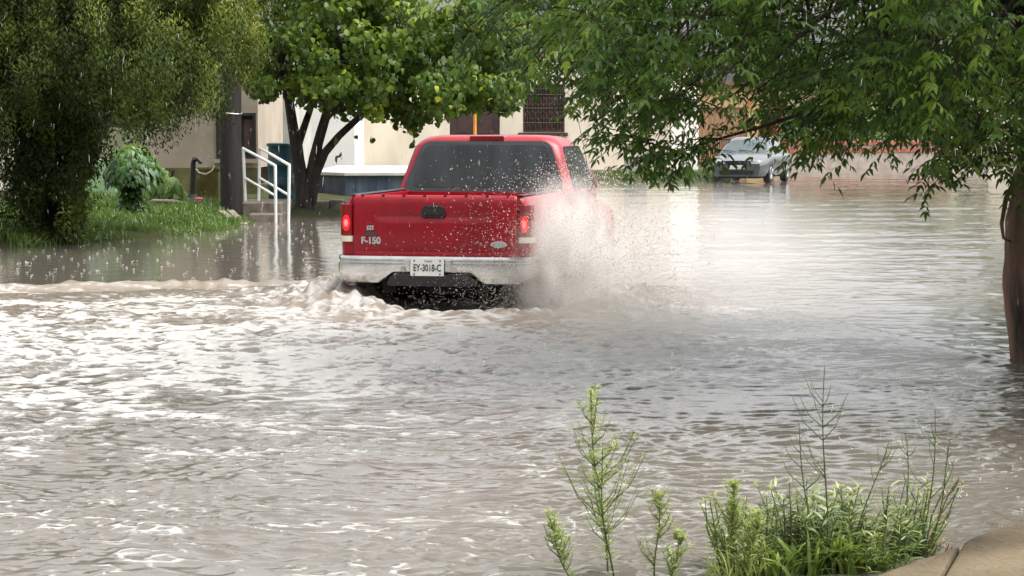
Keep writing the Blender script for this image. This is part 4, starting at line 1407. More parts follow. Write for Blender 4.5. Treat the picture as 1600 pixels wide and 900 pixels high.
# tailgate: pressed panel with a shallow horizontal groove
rows = []
zs = [0.735, 0.738, 0.75, 0.79, 0.80, 0.81, 0.83, 0.88, 0.95, 1.0, 1.05, 1.09, 1.105, 1.12, 1.135, 1.15, 1.165, 1.18, 1.2, 1.24, 1.27, 1.285, 1.30, 1.311, 1.316, 1.316, 1.316]
xs = sorted(set([-0.764, -0.762, -0.755, -0.745] + list(np.linspace(-0.72, 0.72, 49)) + [0.745, 0.755, 0.762, 0.764]))
nz = len(zs)
for i, z in enumerate(zs):
    row = []
    for x in xs:
        y = 0.145
        if z > 1.27:
            y += 0.03 * ((min(z, 1.316) - 1.27) / 0.046) ** 2
        y += {nz - 2: 0.03, nz - 1: 0.055}.get(i, 0)
        gr = max(0, 1 - ((z - 1.128) / 0.032) ** 2) * min(1, max(0, (0.56 - abs(x)) / 0.08))
        y += 0.013 * gr
        y += 0.005 * max(0, 1 - ((z - 0.805) / 0.014) ** 2)
        y -= 0.012 * (1 - ((z - 1.0) / 0.3) ** 2)
        e = max(0, (abs(x) - 0.745) / 0.019)
        y += 0.018 * e * e
        row.append((x, y, z))
    rows.append(row)
mb = MB().grid(rows)
mb.box(-0.758, 0.758, 0.172, 0.205, 0.74, 1.31)
tailgate = mb.build('tailgate', M_RED, truck, smooth=50, fix=False)
MB().prism(rounded_quad([(-0.125, 1.105), (0.125, 1.105), (0.1, 1.215), (-0.1, 1.215)], 0.045), 'y', 0.125, 0.16).build('handle_bezel', M_BLACK, tailgate, bevel=0.006).location = (-0.01, 0, 0.012)
MB().prism(rounded_quad([(-0.085, 1.135), (0.085, 1.135), (0.085, 1.16), (-0.085, 1.16)], 0.01), 'y', 0.112, 0.124).build('handle', M_UNDER, tailgate, bevel=0.003).location = (-0.01, 0, 0.0)
for k in range(8):
    MB().stack([[(-0.68 + 0.194 * k + 0.014 * math.cos(a), 0.166 + 0.011 * math.sin(a), z) for a in np.linspace(0, 2 * math.pi, 9)[:-1]] for z in (1.3135, 1.3205)]).build('bolt', M_UNDER, tailgate)
text_mesh('lettering', 'F-150', 0.084, 0.004, M_BADGE, tailgate, (-0.595, 0.128, 0.90), (math.pi / 2, 0, 0), 0.95, 0.0035)
MB().prism(rounded_quad([(-0.66, 0.945), (-0.54, 0.945), (-0.54, 0.98), (-0.64, 0.985)], 0.01), 'y', 0.126, 0.136).build('badge_plate', M_DOOR, tailgate)
mb = MB()
for k in range(3):
    mb.box(-0.63 + 0.022 * k, -0.615 + 0.022 * k, 0.124, 0.136, 0.995 + 0.004 * k, 1.04)
mb.box(-0.635, -0.565, 0.126, 0.136, 1.0, 1.01).box(-0.635, -0.565, 0.126, 0.136, 1.026, 1.034)
mb.build('emblem', M_CHROME, tailgate)


def oval(cx, cz, rx, rz, n=24):
    return [(cx + rx * math.cos(a), cz + rz * math.sin(a)) for a in np.linspace(0, 2 * math.pi, n + 1)[:-1]]


MB().prism(oval(0.60, 0.875, 0.078, 0.032), 'y', 0.122, 0.15).build('oval_emblem', M_CHROME, tailgate, bevel=0.004)
MB().prism(oval(0.60, 0.875, 0.062, 0.022), 'y', 0.119, 0.1215).build('oval_inset', M_RIM, tailgate)

# tail lights wrapping the rear corners
for s in (-1, 1):
    pts = [(0.772, 0.162), (0.785, 0.148), (0.84, 0.148), (0.885, 0.168), (0.907, 0.225), (0.911, 0.30), (0.89, 0.30), (0.86, 0.2), (0.772, 0.175)]
    pts = [(s * a, b) for a, b in pts]
    lamp = MB().prism(pts, 'z', 0.945, 1.235).build('tail_light', M_TAIL, truck, bevel=0.01)
    MB().prism(pts, 'z', 0.888, 0.942).build('reverse_lens', M_REVERSE, lamp, bevel=0.006)
    MB().prism(oval(s * 0.832, 1.06, 0.038, 0.075), 'y', 0.139, 0.15).build('bulb_lens', M_LAMP, lamp, bevel=0.005)
    MB().prism(oval(s * 0.832, 1.06, 0.02, 0.035, 14), 'y', 0.134, 0.1385).build('bulb', M_BULB, lamp)

# rear bumper: chrome, swept round the corners, cut away over a black step pad
plan = [(-0.905, 0.42), (-0.91, 0.25), (-0.898, 0.13), (-0.865, 0.06), (-0.80, 0.025), (-0.66, 0.008), (-0.5, 0.0), (-0.42, 0.0), (-0.36, 0.0), (-0.2, 0.0)]
plan += [(0.0, 0.0)] + [(-a, b) for a, b in reversed(plan)]
zprof = [(0.035, 0.772), (0.006, 0.768), (0.0, 0.755), (0.0, 0.728), (0.012, 0.722), (0.012, 0.706), (-0.004, 0.698), (-0.006, 0.62), (0.004, 0.55), (0.018, 0.527), (0.06, 0.517)]
rows = []
for i, (x, y) in enumerate(plan):
    nx_, ny_ = (0, 1)
    if abs(x) > 0.79:
        f = min(1, (abs(x) - 0.79) / 0.118)
        nx_, ny_ = -math.copysign(f, x), 1 - f
    cut = 0.09 if abs(x) <= 0.37 else (0.045 if abs(x) < 0.43 else 0.0)
    lift = 0.05 * max(0, (abs(x) - 0.79) / 0.12)
    rows.append([(x + nx_ * d, y + ny_ * d, z + ((cut + lift) * (0.70 - z) / 0.183 if z < 0.70 else 0)) for d, z in zprof])
mb = MB().grid(rows)
mb.box(-0.85, 0.85, 0.062, 0.16, 0.6, 0.755)
bumper = mb.build('rear_bumper', M_CHROME, truck, smooth=35, fix=False)
MB().prism(rounded_quad([(-0.42, 0.50), (0.42, 0.50), (0.37, 0.602), (-0.37, 0.602)], 0.04), 'y', -0.02, 0.13).build('step_pad', M_BLACK, bumper, bevel=0.004)
pl = MB().prism(rounded_quad([(-0.155, -0.075), (0.155, -0.075), (0.155, 0.08), (-0.155, 0.08)], 0.012), 'y', -0.024, -0.02).build('licence_plate', M_PLATE, bumper)
pl.location = (-0.03, 0.0, 0.668)
pl.rotation_euler = (R(-4), 0, 0)
text_mesh('plate_characters', 'EY-3018-C', 0.088, 0.001, M_INK, pl, (0.0, -0.0255, -0.005), (math.pi / 2, 0, 0), 0.66, 0.0018)
text_mesh('plate_heading', 'Coahuila', 0.026, 0.0006, M_INK, pl, (0.01, -0.0252, 0.058), (math.pi / 2, 0, 0), 0.8)
for x in (-0.12, 0.12):
    for z in (-0.06, 0.062):
        MB().prism(oval(x, z, 0.008, 0.008, 8), 'y', -0.028, -0.0245).build('plate_bolt', M_INK, pl)
for x in (-0.255, 0.215):
    MB().prism(oval(x, 0.655, 0.03, 0.03, 12), 'y', -0.012, 0.004).build('step_bolt', M_RIM, bumper, bevel=0.004)
for s in (-1, 1):
    MB().box(-0.03 + s * 0.19 - 0.03, -0.03 + s * 0.19 + 0.03, -0.012, 0.003, 0.64, 0.74).build('plate_lamp', M_CHROME, bumper, bevel=0.005)

# cab, nose and their shared lower sides
prof_cab = [(a * 0.917, b_) for a, b_ in [(0.93, 0.46), (0.962, 0.58), (0.98, 0.74), (0.985, 0.86), (0.985, 1.0), (0.978, 1.1), (0.962, 1.19), (0.94, 1.25), (0.90, 1.275), (0.5, 1.282), (0.0, 1.283)]]
ys = [2.2, 2.22, 2.5, 3.0, 3.4, 3.86]
mb = loft_side(MB(), prof_cab, ys, [])
for s in (-1, 1):
    o = [(s * x, 2.2, z) for x, z in prof_cab] + [(0, 2.2, 0.46)]
    mb.add(o, [tuple(range(len(o)))])


def ring(z, ax, y0, y1, r):
    return [(x, y, z) for x, y in rounded(-ax, ax, y0, y1, r, 6)]


GH = [(1.275, 0.895, 2.21, 4.15, 0.10), (1.40, 0.8574, 2.2544, 3.96, 0.10), (1.60, 0.797, 2.3253, 3.66, 0.11), (1.74, 0.755, 2.375, 3.45, 0.12), (1.80, 0.70, 2.41, 3.33, 0.14), (1.835, 0.64, 2.47, 3.2, 0.17), (1.85, 0.54, 2.56, 3.05, 0.2), (1.855, 0.4, 2.66, 2.95, 0.2)]
mb.stack([ring(*g_) for g_ in GH])
cab = mb.build('cab', M_RED, truck, smooth=35)


def gh_at(z, k):
    zs_ = [g_[0] for g_ in GH]
    return float(np.interp(z, zs_, [g_[k] for g_ in GH]))


def glass_rear(name, z0, z1, m0, m1, off, mat, parent, r):
    out = rounded_quad([(-(gh_at(z0, 1) - m0), z0), (gh_at(z0, 1) - m0, z0), (gh_at(z1, 1) - m1, z1), (-(gh_at(z1, 1) - m1), z1)], r, 6)
    bm = MB()
    f = [(x, gh_at(z, 2) - off, z) for x, z in out]
    b = [(x, gh_at(z, 2) - off + 0.012, z) for x, z in out]
    n = len(out)
    bm.add(f + b, [tuple(range(n)), tuple(range(2 * n - 1, n - 1, -1))] + [(i, i + n, (i + 1) % n + n, (i + 1) % n) for i in range(n)])
    return bm.build(name, mat, parent)


rw = glass_rear('rear_window', 1.29, 1.795, 0.06, 0.055, 0.008, M_FRIT, cab, 0.10)
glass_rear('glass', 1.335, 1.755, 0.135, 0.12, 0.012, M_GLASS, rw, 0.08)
for s in (-1, 1):
    pts = rounded_quad([(2.42, 1.30), (3.86, 1.30), (3.42, 1.74), (2.49, 1.74)], 0.05, 4)
    n = len(pts)
    bm = MB()
    f = [(s * (gh_at(z, 1) + 0.006), y, z) for y, z in pts]
    b = [(s * (gh_at(z, 1) - 0.008), y, z) for y, z in pts]
    bm.add(f + b, [tuple(range(n)), tuple(range(2 * n - 1, n - 1, -1))] + [(i, i + n, (i + 1) % n + n, (i + 1) % n) for i in range(n)])
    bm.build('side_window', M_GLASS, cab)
    if s > 0:
        continue          # the right one is lost in the spray
    # mirror on its arm
    mr_ = MB().stack([[(s * (0.95 + dx * 0.8), 3.72 + yy_, zz_) for yy_, zz_ in rounded_quad([(-0.05 * k_, 1.27 - 0.08 * k_), (0.05 * k_, 1.27 - 0.08 * k_), (0.05 * k_, 1.27 + 0.09 * k_), (-0.05 * k_, 1.27 + 0.09 * k_)], 0.02 * k_, 3)] for dx, k_ in ((-0.05, 0.7), (0.0, 1.0), (0.12, 1.0), (0.17, 0.7))])
    mr_.tube([(s * 0.86, 3.74, 1.24), (s * 0.95, 3.73, 1.25)], 0.025, 6)
    mr_.build('mirror', M_RED, cab, smooth=40)
# windscreen
f = []
out = rounded_quad([(-0.80, 1.30), (0.80, 1.30), (0.64, 1.745), (-0.64, 1.745)], 0.06, 4)
bm = MB()
n = len(out)
bm.add([(x, gh_at(z, 3) + 0.008, z) for x, z in out] + [(x, gh_at(z, 3) - 0.006, z) for x, z in out], [tuple(range(n)), tuple(range(2 * n - 1, n - 1, -1))] + [(i, i + n, (i + 1) % n + n, (i + 1) % n) for i in range(n)])
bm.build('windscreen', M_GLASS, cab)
MB().prism(rounded_quad([(-0.18, 1.795), (0.18, 1.795), (0.175, 1.845), (-0.175, 1.845)], 0.012), 'y', 2.395, 2.52).build('brake_light', M_TAIL, cab, bevel=0.006)
# nose
prof_nose = [(a * 0.917, b_) for a, b_ in [(0.93, 0.46), (0.962, 0.58), (0.98, 0.74), (0.985, 0.86), (0.985, 0.97), (0.97, 1.05), (0.93, 1.11), (0.86, 1.15), (0.6, 1.2), (0.3, 1.215), (0.0, 1.22)]]
ysn = [3.87, 3.9] + [4.42 + 0.47 * math.sin(a) for a in np.linspace(-1.565, 1.565, 17)] + [4.95, 5.1, 5.2, 5.26]
mb = MB()
for s in (-1, 1):
    rows = []
    for y in ysn:
        az = arch_z(y, [FRONT_ARC])
        dz = 0.13 * max(0, (y - 4.2) / 1.06) ** 2
        k = 0.10 * max(0, (y - 4.95) / 0.31) ** 2
        rows.append([(s * max(0, x - k * (x > 0.5)), y, max(z, az) if i < 4 else (z - dz if i > 4 else z)) for i, (x, z) in enumerate(prof_nose)])
    mb.grid(rows)
    r_ = rows[-1]
    mb.add(r_ + [(0, 5.26, 0.46)], [tuple(range(len(r_) + 1))])
mb.build('bonnet', M_RED, truck, smooth=40)
MB().prism(rounded_quad([(-0.5, 0.72), (0.5, 0.72), (0.52, 0.98), (-0.52, 0.98)], 0.05), 'y', 5.25, 5.29).build('grille', M_CHROME, truck, bevel=0.006)
for s in (-1, 1):
    MB().prism(rounded_quad([(s * 0.55, 0.78), (s * 0.84, 0.78), (s * 0.84, 0.95), (s * 0.55, 0.97)], 0.03), 'y', 5.24, 5.285).build('headlight', M_HEADLAMP, truck, bevel=0.006)
mb = MB()
rows = [[(x, y + d, z) for d, z in ((0, 0.42), (0.05, 0.44), (0.06, 0.6), (0.03, 0.66), (-0.05, 0.67))] for x, y in ((-0.89, 5.0), (-0.88, 5.2), (-0.78, 5.3), (-0.4, 5.36), (0.4, 5.36), (0.78, 5.3), (0.88, 5.2), (0.89, 5.0))]
mb.grid(rows)
mb.build('front_bumper', M_CHROME, truck, smooth=40)
# chassis under it all
mb = MB().box(-0.5, -0.38, 0.2, 5.0, 0.42, 0.58).box(0.38, 0.5, 0.2, 5.0, 0.42, 0.58).box(-0.37, 0.37, 0.35, 0.5, 0.45, 0.57).box(-0.7, 0.7, 0.3, 2.1, 0.62, 0.78).box(-0.7, 0.7, 2.3, 5.0, 0.5, 0.75)
mb.tube([(-0.75, 1.28, 0.37), (0.75, 1.28, 0.37)], 0.055, 10).tube([(-0.75, 4.42, 0.37), (0.75, 4.42, 0.37)], 0.05, 10)
mb.stack([[(xx, 1.28 + r_ * math.cos(a), 0.37 + r_ * math.sin(a)) for a in np.linspace(0, 2 * math.pi, 13)[:-1]] for xx, r_ in ((-0.17, 0.07), (-0.1, 0.15), (0.1, 0.15), (0.17, 0.07))])
mb.tube([(0.45, 0.3, 0.36), (0.5, 0.9, 0.38), (0.4, 2.2, 0.4)], 0.03, 8)
mb.stack([[(0.34 * r_ * math.cos(a), 0.62 + 0.34 * r_ * math.sin(a), z) for a in np.linspace(0, 2 * math.pi, 21)[:-1]] for z, r_ in ((0.4, 0.7), (0.41, 0.95), (0.5, 1), (0.59, 0.95), (0.6, 0.7))])
mb.build('chassis', M_UNDER, truck)
for s in (-1, 1):
    wheel(truck, s * 0.755, 1.28, 0.37, 0.37, 0.25, M_RIM, s)
    wheel(truck, s * 0.755, 4.42, 0.37, 0.37, 0.25, M_RIM, s)
an = MB().tube([(0.83, 4.02, 1.1), (0.825, 4.0, 1.2), (0.70, 3.72, 2.03)], [0.012, 0.004, 0.0025], 6)
an.build('antenna', M_BLACK, truck)


# ------------------------------------------------------------------ silver saloon car far down the street
def saloon():
    p = at_y(1196, 285, 66.3)
    root = thing('car', 'silver saloon car parked facing the viewer, far down the street under the ash branches', 'car', (p.x, 66.3, 0.0), R(162))
    root.scale = (0.94, 0.94, 0.94)
    A = [(0.85, 0.33, 0.34), (3.45, 0.33, 0.34)]
    prof = [(0.80, 0.22), (0.85, 0.32), (0.87, 0.45), (0.875, 0.58), (0.87, 0.68), (0.85, 0.78), (0.82, 0.86), (0.76, 0.90), (0.4, 0.93), (0.0, 0.94)]
    ys_ = [0, 0.03, 0.12, 0.3, 0.48] + [0.85 + 0.34 * math.sin(a) for a in np.linspace(-1.565, 1.565, 13)] + [1.6, 2.4] + [3.45 + 0.34 * math.sin(a) for a in np.linspace(-1.565, 1.565, 13)] + [3.9, 4.1, 4.25, 4.34, 4.38]
    mb = MB()
    for s in (-1, 1):
        rows = []
        for y in ys_:
            az = arch_z(y, A)
            k = 0.16 * max(0, (y - 3.7) / 0.68) ** 2 + 0.12 * max(0, (0.35 - y) / 0.35) ** 2
            dz = 0.24 * max(0, (y - 3.0) / 1.38) ** 1.6 + 0.1 * max(0, (0.3 - y) / 0.3) ** 2
            rows.append([(s * max(0.0, x - k) if x > 0 else 0, y, max(z, az) if i < 3 else z - dz * max(0, (z - 0.45) / 0.49)) for i, (x, z) in enumerate(prof)])
        mb.grid(rows)
        for r_, e in ((rows[0], ys_[0]), (rows[-1], ys_[-1])):
            mb.add(r_ + [(0, e, 0.22)], [tuple(range(len(r_) + 1))])
    G = [(0.88, 0.80, 0.55, 3.35, 0.12), (1.05, 0.75, 0.75, 3.0, 0.14), (1.25, 0.66, 1.0, 2.62, 0.16), (1.34, 0.60, 1.15, 2.45, 0.18), (1.385, 0.5, 1.3, 2.25, 0.2), (1.40, 0.35, 1.45, 2.1, 0.2)]
    mb.stack([ring(*g_) for g_ in G])
    body = mb.build('body', M_SILVER, root, smooth=40)

    def ga(z, k):
        return float(np.interp(z, [g_[0] for g_ in G], [g_[k] for g_ in G]))
    for nm, kk, sg in (('windscreen', 3, 1), ('rear_window', 2, -1)):
        out_ = rounded_quad([(-(ga(0.92, 1) - 0.08), 0.92), (ga(0.92, 1) - 0.08, 0.92), (ga(1.3, 1) - 0.08, 1.3), (-(ga(1.3, 1) - 0.08), 1.3)], 0.06, 4)
        m_ = len(out_)
        MB().add([(x, ga(z, kk) + sg * 0.008, z) for x, z in out_] + [(x, ga(z, kk) - sg * 0.006, z) for x, z in out_], [tuple(range(m_)), tuple(range(2 * m_ - 1, m_ - 1, -1))] + [(i, i + m_, (i + 1) % m_ + m_, (i + 1) % m_) for i in range(m_)]).build(nm, M_CARGLASS, root)
    for s in (-1, 1):
        for y0, y1, y2, y3 in ((2.05, 2.95, 2.55, 2.05), (0.95, 1.97, 1.97, 1.2)):
            pts = rounded_quad([(y0, 0.95), (y1, 0.95), (y2, 1.3), (y3, 1.3)], 0.03, 3)
            m_ = len(pts)
            MB().add([(s * (ga(z, 1) + 0.006), y, z) for y, z in pts] + [(s * (ga(z, 1) - 0.008), y, z) for y, z in pts], [tuple(range(m_)), tuple(range(2 * m_ - 1, m_ - 1, -1))] + [(i, i + m_, (i + 1) % m_ + m_, (i + 1) % m_) for i in range(m_)]).build('side_window', M_CARGLASS, root)
        MB().stack([[(s * (0.86 + dx), 2.85 + a_, 0.98 + b_) for a_, b_ in rounded_quad([(-0.06 * k_, -0.05 * k_), (0.05 * k_, -0.06 * k_), (0.05 * k_, 0.07 * k_), (-0.06 * k_, 0.06 * k_)], 0.02 * k_, 3)] for dx, k_ in ((-0.04, 0.7), (0.02, 1.1), (0.12, 1.2), (0.17, 0.8))]).build('mirror', M_BLACK, root, smooth=40)
        MB().prism(rounded_quad([(s * 0.36, 0.6), (s * 0.68, 0.6), (s * 0.70, 0.72), (s * 0.42, 0.70)], 0.04, 4), 'y', 4.2, 4.392).build('headlight', M_HEADLAMP, root, bevel=0.01)
        for y in (0.85, 3.45):
            wheel(root, s * 0.77, y, 0.31, 0.31, 0.2, M_RIM, s)
    gr = MB().prism(rounded_quad([(-0.3, 0.58), (0.3, 0.58), (0.33, 0.69), (-0.33, 0.69)], 0.03, 4), 'y', 4.3, 4.395)
    gr.build('grille', M_BLACK, root)
    MB().prism(rounded_quad([(-0.5, 0.27), (0.5, 0.27), (0.55, 0.4), (-0.55, 0.4)], 0.03, 4), 'y', 4.3, 4.4).build('air_intake', M_BLACK, root)
    MB().box(-0.24, 0.24, 4.395, 4.41, 0.44, 0.56).build('licence_plate', M_PLATE, root, bevel=0.004)
    MB().box(-0.6, 0.6, 0.3, 4.1, 0.16, 0.3).build('chassis', M_UNDER, root)
    for x in (-0.3, 0.25):
        MB().tube([(x, 3.36, 0.945), (x + 0.25, 3.2, 0.99), (x + 0.5, 3.16, 1.0)], 0.012, 5).build('wiper', M_BLACK, root)


saloon()

# ------------------------------------------------------------------ weeds by the pavement edge
def horseweed(px, py_top, px_base, d, seed, label, dens=1.0, bushy=1.0, bare=False, red=False, group='tall thin weeds at the pavement edge'):
    rng = np.random.default_rng(seed)
    b = at_z(px_base, 905, 0.0)
    b = Vector(((px_base - 800) / F_PX * d, d, 0.0))
    t = at_y(px, py_top, d)
    root = thing('weed', label, 'weed', (b.x, b.y, -0.02), 0, group)
    h = t.z + 0.02
    top = Vector((t.x - b.x, 0.0, h))
    pts = []
    n = 14
    for k in range(n + 1):
        f = k / n
        pts.append(Vector((top.x * f + 0.012 * math.sin(f * 5 + seed), 0.02 * math.sin(f * 3 + seed), h * f)))
    st = MB().tube(pts, [0.0036 * (1 - 0.8 * k / n) + 0.0007 for k in range(n + 1)], 6)
    lv = Leaves()
    PP, DD, NN, LL = [], [], [], []

    def sp(f):
        x = f * n
        i = min(n - 1, int(x))
        return pts[i].lerp(pts[i + 1], x - i)
    nb = int((26 if not bare else 9) * bushy)
    for k in range(nb):
        f = rng.uniform(0.2, 0.97) if not bare else rng.uniform(0.4, 0.9)
        a = rng.uniform(0, 2 * math.pi)
        ln = (0.24 * (1 - f) + 0.035) * rng.uniform(0.7, 1.3) * h / 0.7
        o = sp(f)
        q = [o, o + Vector((math.cos(a) * ln * 0.45, math.sin(a) * ln * 0.45, ln * 0.4)), o + Vector((math.cos(a) * ln * 0.75, math.sin(a) * ln * 0.75, ln * 1.0))]
        st.tube(q, [0.0022, 0.0016, 0.0008], 4, caps=False)
        m = int((18 if not bare else 3) * dens)
        for j in range(m):
            g_ = rng.random()
            p = q[0].lerp(q[1], g_ * 2) if g_ < 0.5 else q[1].lerp(q[2], g_ * 2 - 1)
            aa = rng.uniform(0, 2 * math.pi)
            PP.append(p)
            DD.append((math.cos(aa), math.sin(aa), rng.uniform(0.2, 1.2)))
            LL.append(rng.uniform(0.018, 0.04))
    m = int((130 if not bare else 30) * dens * h / 0.7)
    for j in range(m):
        f = 0.08 + 0.92 * rng.random()
        p = sp(f)
        aa = rng.uniform(0, 2 * math.pi)
        PP.append(p)
        DD.append((math.cos(aa), math.sin(aa), rng.uniform(0.1, 0.9)))
        LL.append(rng.uniform(0.022, 0.055) * (1.15 - 0.7 * f))
    PP = np.array([list(p) for p in PP])
    DD, LL = np.array(DD), np.array(LL)
    N = rand_unit(len(PP), rng) + np.array([[0, 0, 1.2]])
    lv.add(PP, DD, N, LL, np.maximum(0.004, LL * 0.12), 0.5 + 0.3 * (PP[:, 2] / h - 0.4) + 0.18 * rng.normal(size=len(PP)), STRAP, 0.25)
    st.build('stem', M_STEM_RED if red else M_STEM, root, smooth=60)
    lv.build('foliage', L_WEED, root)


horseweed(925, 608, 948, 8.05, 1, 'tallest feathery green weed with a pointed tip, left of centre in the foreground', 1.3, 1.5)
horseweed(938, 700, 958, 7.95, 2, 'shorter feathery weed close beside the tallest pointed weed', 0.9, 0.8)
horseweed(850, 800, 900, 7.9, 3, 'leaning feathery weed at the left end of the foreground weeds', 1.0, 1.0)
horseweed(1025, 768, 1030, 7.95, 4, 'short upright feathery weed between the tall pointed weed and the leafy clump', 1.0, 0.8)
horseweed(1062, 830, 1048, 7.85, 5, 'lowest bushy weed tuft left of the leafy clump', 1.1, 0.8)
horseweed(1155, 758, 1130, 8.0, 6, 'bushy pale topped weed at the left edge of the leafy clump', 1.4, 1.5)
horseweed(1180, 800, 1170, 7.9, 16, 'small bushy weed just right of the pale topped weed', 1.3, 1.2)
horseweed(1291, 572, 1296, 8.0, 7, 'tallest bare dark stem rising from the middle of the leafy clump', 0.6, 1.3, bare=True)
horseweed(1245, 660, 1290, 8.05, 8, 'bare twig leaning left behind the tallest bare stem', 0.5, 0.8, bare=True)
horseweed(1383, 690, 1330, 8.1, 9, 'bare twig leaning right behind the leafy clump', 0.5, 0.9, bare=True)
horseweed(1412, 676, 1428, 8.35, 10, 'straight thin stem left of the two tall grassy stems', 0.6, 0.7, bare=True)
horseweed(1464, 640, 1448, 8.35, 11, 'tall green stem at the right end of the weeds', 1.0, 0.7, bare=True)
horseweed(1490, 690, 1455, 8.3, 12, 'green stem leaning right at the right end of the weeds', 0.8, 0.7, bare=True)
horseweed(1502, 745, 1440, 8.32, 13, 'dry reddish stem leaning far right over the pavement edge', 0.5, 0.9, bare=True, red=True)


def leafy(px0, px1, py0, py1, d0, d1, seed, label, n, mat, length, ratio, nst):
    """clump of leafy stems with narrow arching leaves"""
    rng = np.random.default_rng(seed)
    cx = ((px0 + px1) / 2 - 800) / F_PX * d0
    root = thing('weed', label, 'weed', (cx, d0, -0.02))
    st = MB()
    lv = Leaves()
    PP, DD, LL, TT = [], [], [], []
    for s in range(nst):
        px = rng.uniform(px0, px1)
        d = rng.uniform(d0, d1)
        t = at_y(px + rng.normal() * 20, rng.uniform(py0, py1), d)
        bx = (px * 0.7 + 0.3 * (px0 + px1) / 2 - 800) / F_PX * d
        b = Vector((bx - cx, d - d0, 0))
        t = Vector((t.x - cx, d - d0 + rng.normal() * 0.03, t.z + 0.02))
        mid = (b + t) / 2 + Vector((rng.normal() * 0.015, rng.normal() * 0.015, 0.02))
        st.tube([b, mid, t], [0.004, 0.003, 0.0015], 5, caps=False)
        for k in range(n):
            f = 0.15 + 0.85 * (k + rng.random()) / n
            p = b.lerp(mid, f * 2) if f < 0.5 else mid.lerp(t, f * 2 - 1)
            a = k * 2.4 + rng.normal() * 0.4
            PP.append(list(p))
            DD.append((math.cos(a), math.sin(a), 0.25 + 0.7 * f))
            LL.append(length * rng.uniform(0.6, 1.2) * (1.1 - 0.35 * f))
            TT.append(0.25 + 0.55 * f ** 3 + 0.15 * rng.normal())
    PP, DD, LL = np.array(PP), np.array(DD), np.array(LL)
    lv.add(PP, DD, np.array([[0, 0, 1.0]]) + 0.35 * rng.normal(size=PP.shape), LL, LL * ratio, np.array(TT), LANCE, 0.45)
    st.build('stem', M_STEM, root)
    lv.build('foliage', mat, root)


leafy(1185, 1345, 752, 830, 8.0, 8.35, 20, 'grey green leafy weed clump with narrow arching leaves in the foreground', 20, L_WILLOW, 0.095, 0.15, 48)
leafy(1320, 1440, 755, 840, 8.1, 8.4, 21, 'lighter leafy weed clump between the bare stems and the pavement edge', 17, L_WILLOW, 0.085, 0.14, 34)


leafy(1110, 1230, 770, 850, 7.95, 8.2, 22, 'low green tangle of fine leaved weeds left of the grey green clump', 22, L_WEED, 0.06, 0.13, 30)
leafy(1240, 1440, 790, 860, 7.95, 8.2, 23, 'low tangle of fine pale weeds in front of the grey green clump', 20, L_WEED, 0.06, 0.12, 40)
leafy(1395, 1475, 740, 850, 8.3, 8.5, 24, 'green leaved weed at the feet of the two tall green stems', 16, L_WEED, 0.055, 0.14, 18)


def blade_clump(px, d, seed, label, n, hmin, hmax, spread, mat, wid, lean=0.5):
    rng = np.random.default_rng(seed)
    x = (px - 800) / F_PX * d
    V, Q, A = [], [], []
    k = 0
    for i in range(n):
        a = rng.uniform(0, 2 * math.pi)
        u = spread * math.sqrt(rng.random())
        b = np.array([u * math.cos(a), 0.6 * u * math.sin(a), 0.0])
        az = rng.uniform(0, 2 * math.pi)
        out = np.array([math.cos(az), math.sin(az), 0])
        h = rng.uniform(hmin, hmax)
        bend = lean * rng.uniform(0.3, 1.3)
        side = np.array([-out[1], out[0], 0]) * 1.0
        side = side + 0.5 * rng.normal(size=3) * np.array([1, 1, 0])
        side /= np.linalg.norm(side) + 1e-6
        w = wid * rng.uniform(0.6, 1.2)
        tone = np.clip(0.45 + 0.22 * rng.normal(), 0, 1)
        m = 6
        for j in range(m):
            f = j / (m - 1)
            c = b + out * (bend * h * f * f) + np.array([0, 0, h * (f - 0.42 * bend * f ** 3)])
            ww = w * (0.55 + 1.2 * f * (1 - f) * 1.6) * (1 - f ** 3) + 0.0004
            V += [c + side * ww, c - side * ww]
            A += [tone + 0.15 * f] * 2
            if j:
                q = k + 2 * j
                Q.append((q - 2, q - 1, q + 1, q))
        k += 2 * m
    o = np_mesh('grass_tuft', np.array(V), None, np.array(Q), mat, None, {'tone': np.array(A)}, smooth=True)
    o.location = (x, d, -0.02)
    tag(o, label, 'grass tuft', 'broad bladed grass tufts at the pavement edge')


blade_clump(1215, 7.95, 31, 'broad bladed bright grass tuft at the left foot of the leafy clump', 51, 0.084, 0.232, 0.07, L_BLADE, 0.0075, 0.9)
blade_clump(1262, 7.98, 32, 'dense bright grass tuft directly below the tallest bare stem', 69, 0.096, 0.261, 0.08, L_BLADE, 0.007, 0.8)
blade_clump(1318, 8.02, 33, 'upright wide bladed grass tuft right of the tallest bare stem', 69, 0.108, 0.275, 0.08, L_BLADE, 0.0085, 0.7)
blade_clump(1365, 8.08, 34, 'grass tuft spilling over the pavement edge below the lighter leafy clump', 60, 0.084, 0.217, 0.08, L_BLADE, 0.007, 1.0)
blade_clump(1440, 8.36, 35, 'small grass tuft at the foot of the two tall green stems', 45, 0.072, 0.203, 0.05, L_BLADE, 0.006, 0.7)
blade_clump(1150, 7.9, 36, 'thin bladed grass tuft under the pale topped weed', 75, 0.072, 0.217, 0.1, L_WEED, 0.0035, 0.7)
blade_clump(1482, 8.42, 37, 'dry reddish grass wisp at the right end of the weeds', 24, 0.060, 0.174, 0.03, None, 0.002, 1.4)
bpy.data.objects['grass_tuft.006'].data.materials.append(M_STEM_RED)

# ------------------------------------------------------------------ water thrown up: droplets, mist, rain, drip rings
OCT = np.array([(1, 0, 0), (-1, 0, 0), (0, 1, 0), (0, -1, 0), (0, 0, 1), (0, 0, -1)], float)
OCT_F = np.array([(0, 2, 4), (2, 1, 4), (1, 3, 4), (3, 0, 4), (2, 0, 5), (1, 2, 5), (3, 1, 5), (0, 3, 5)])


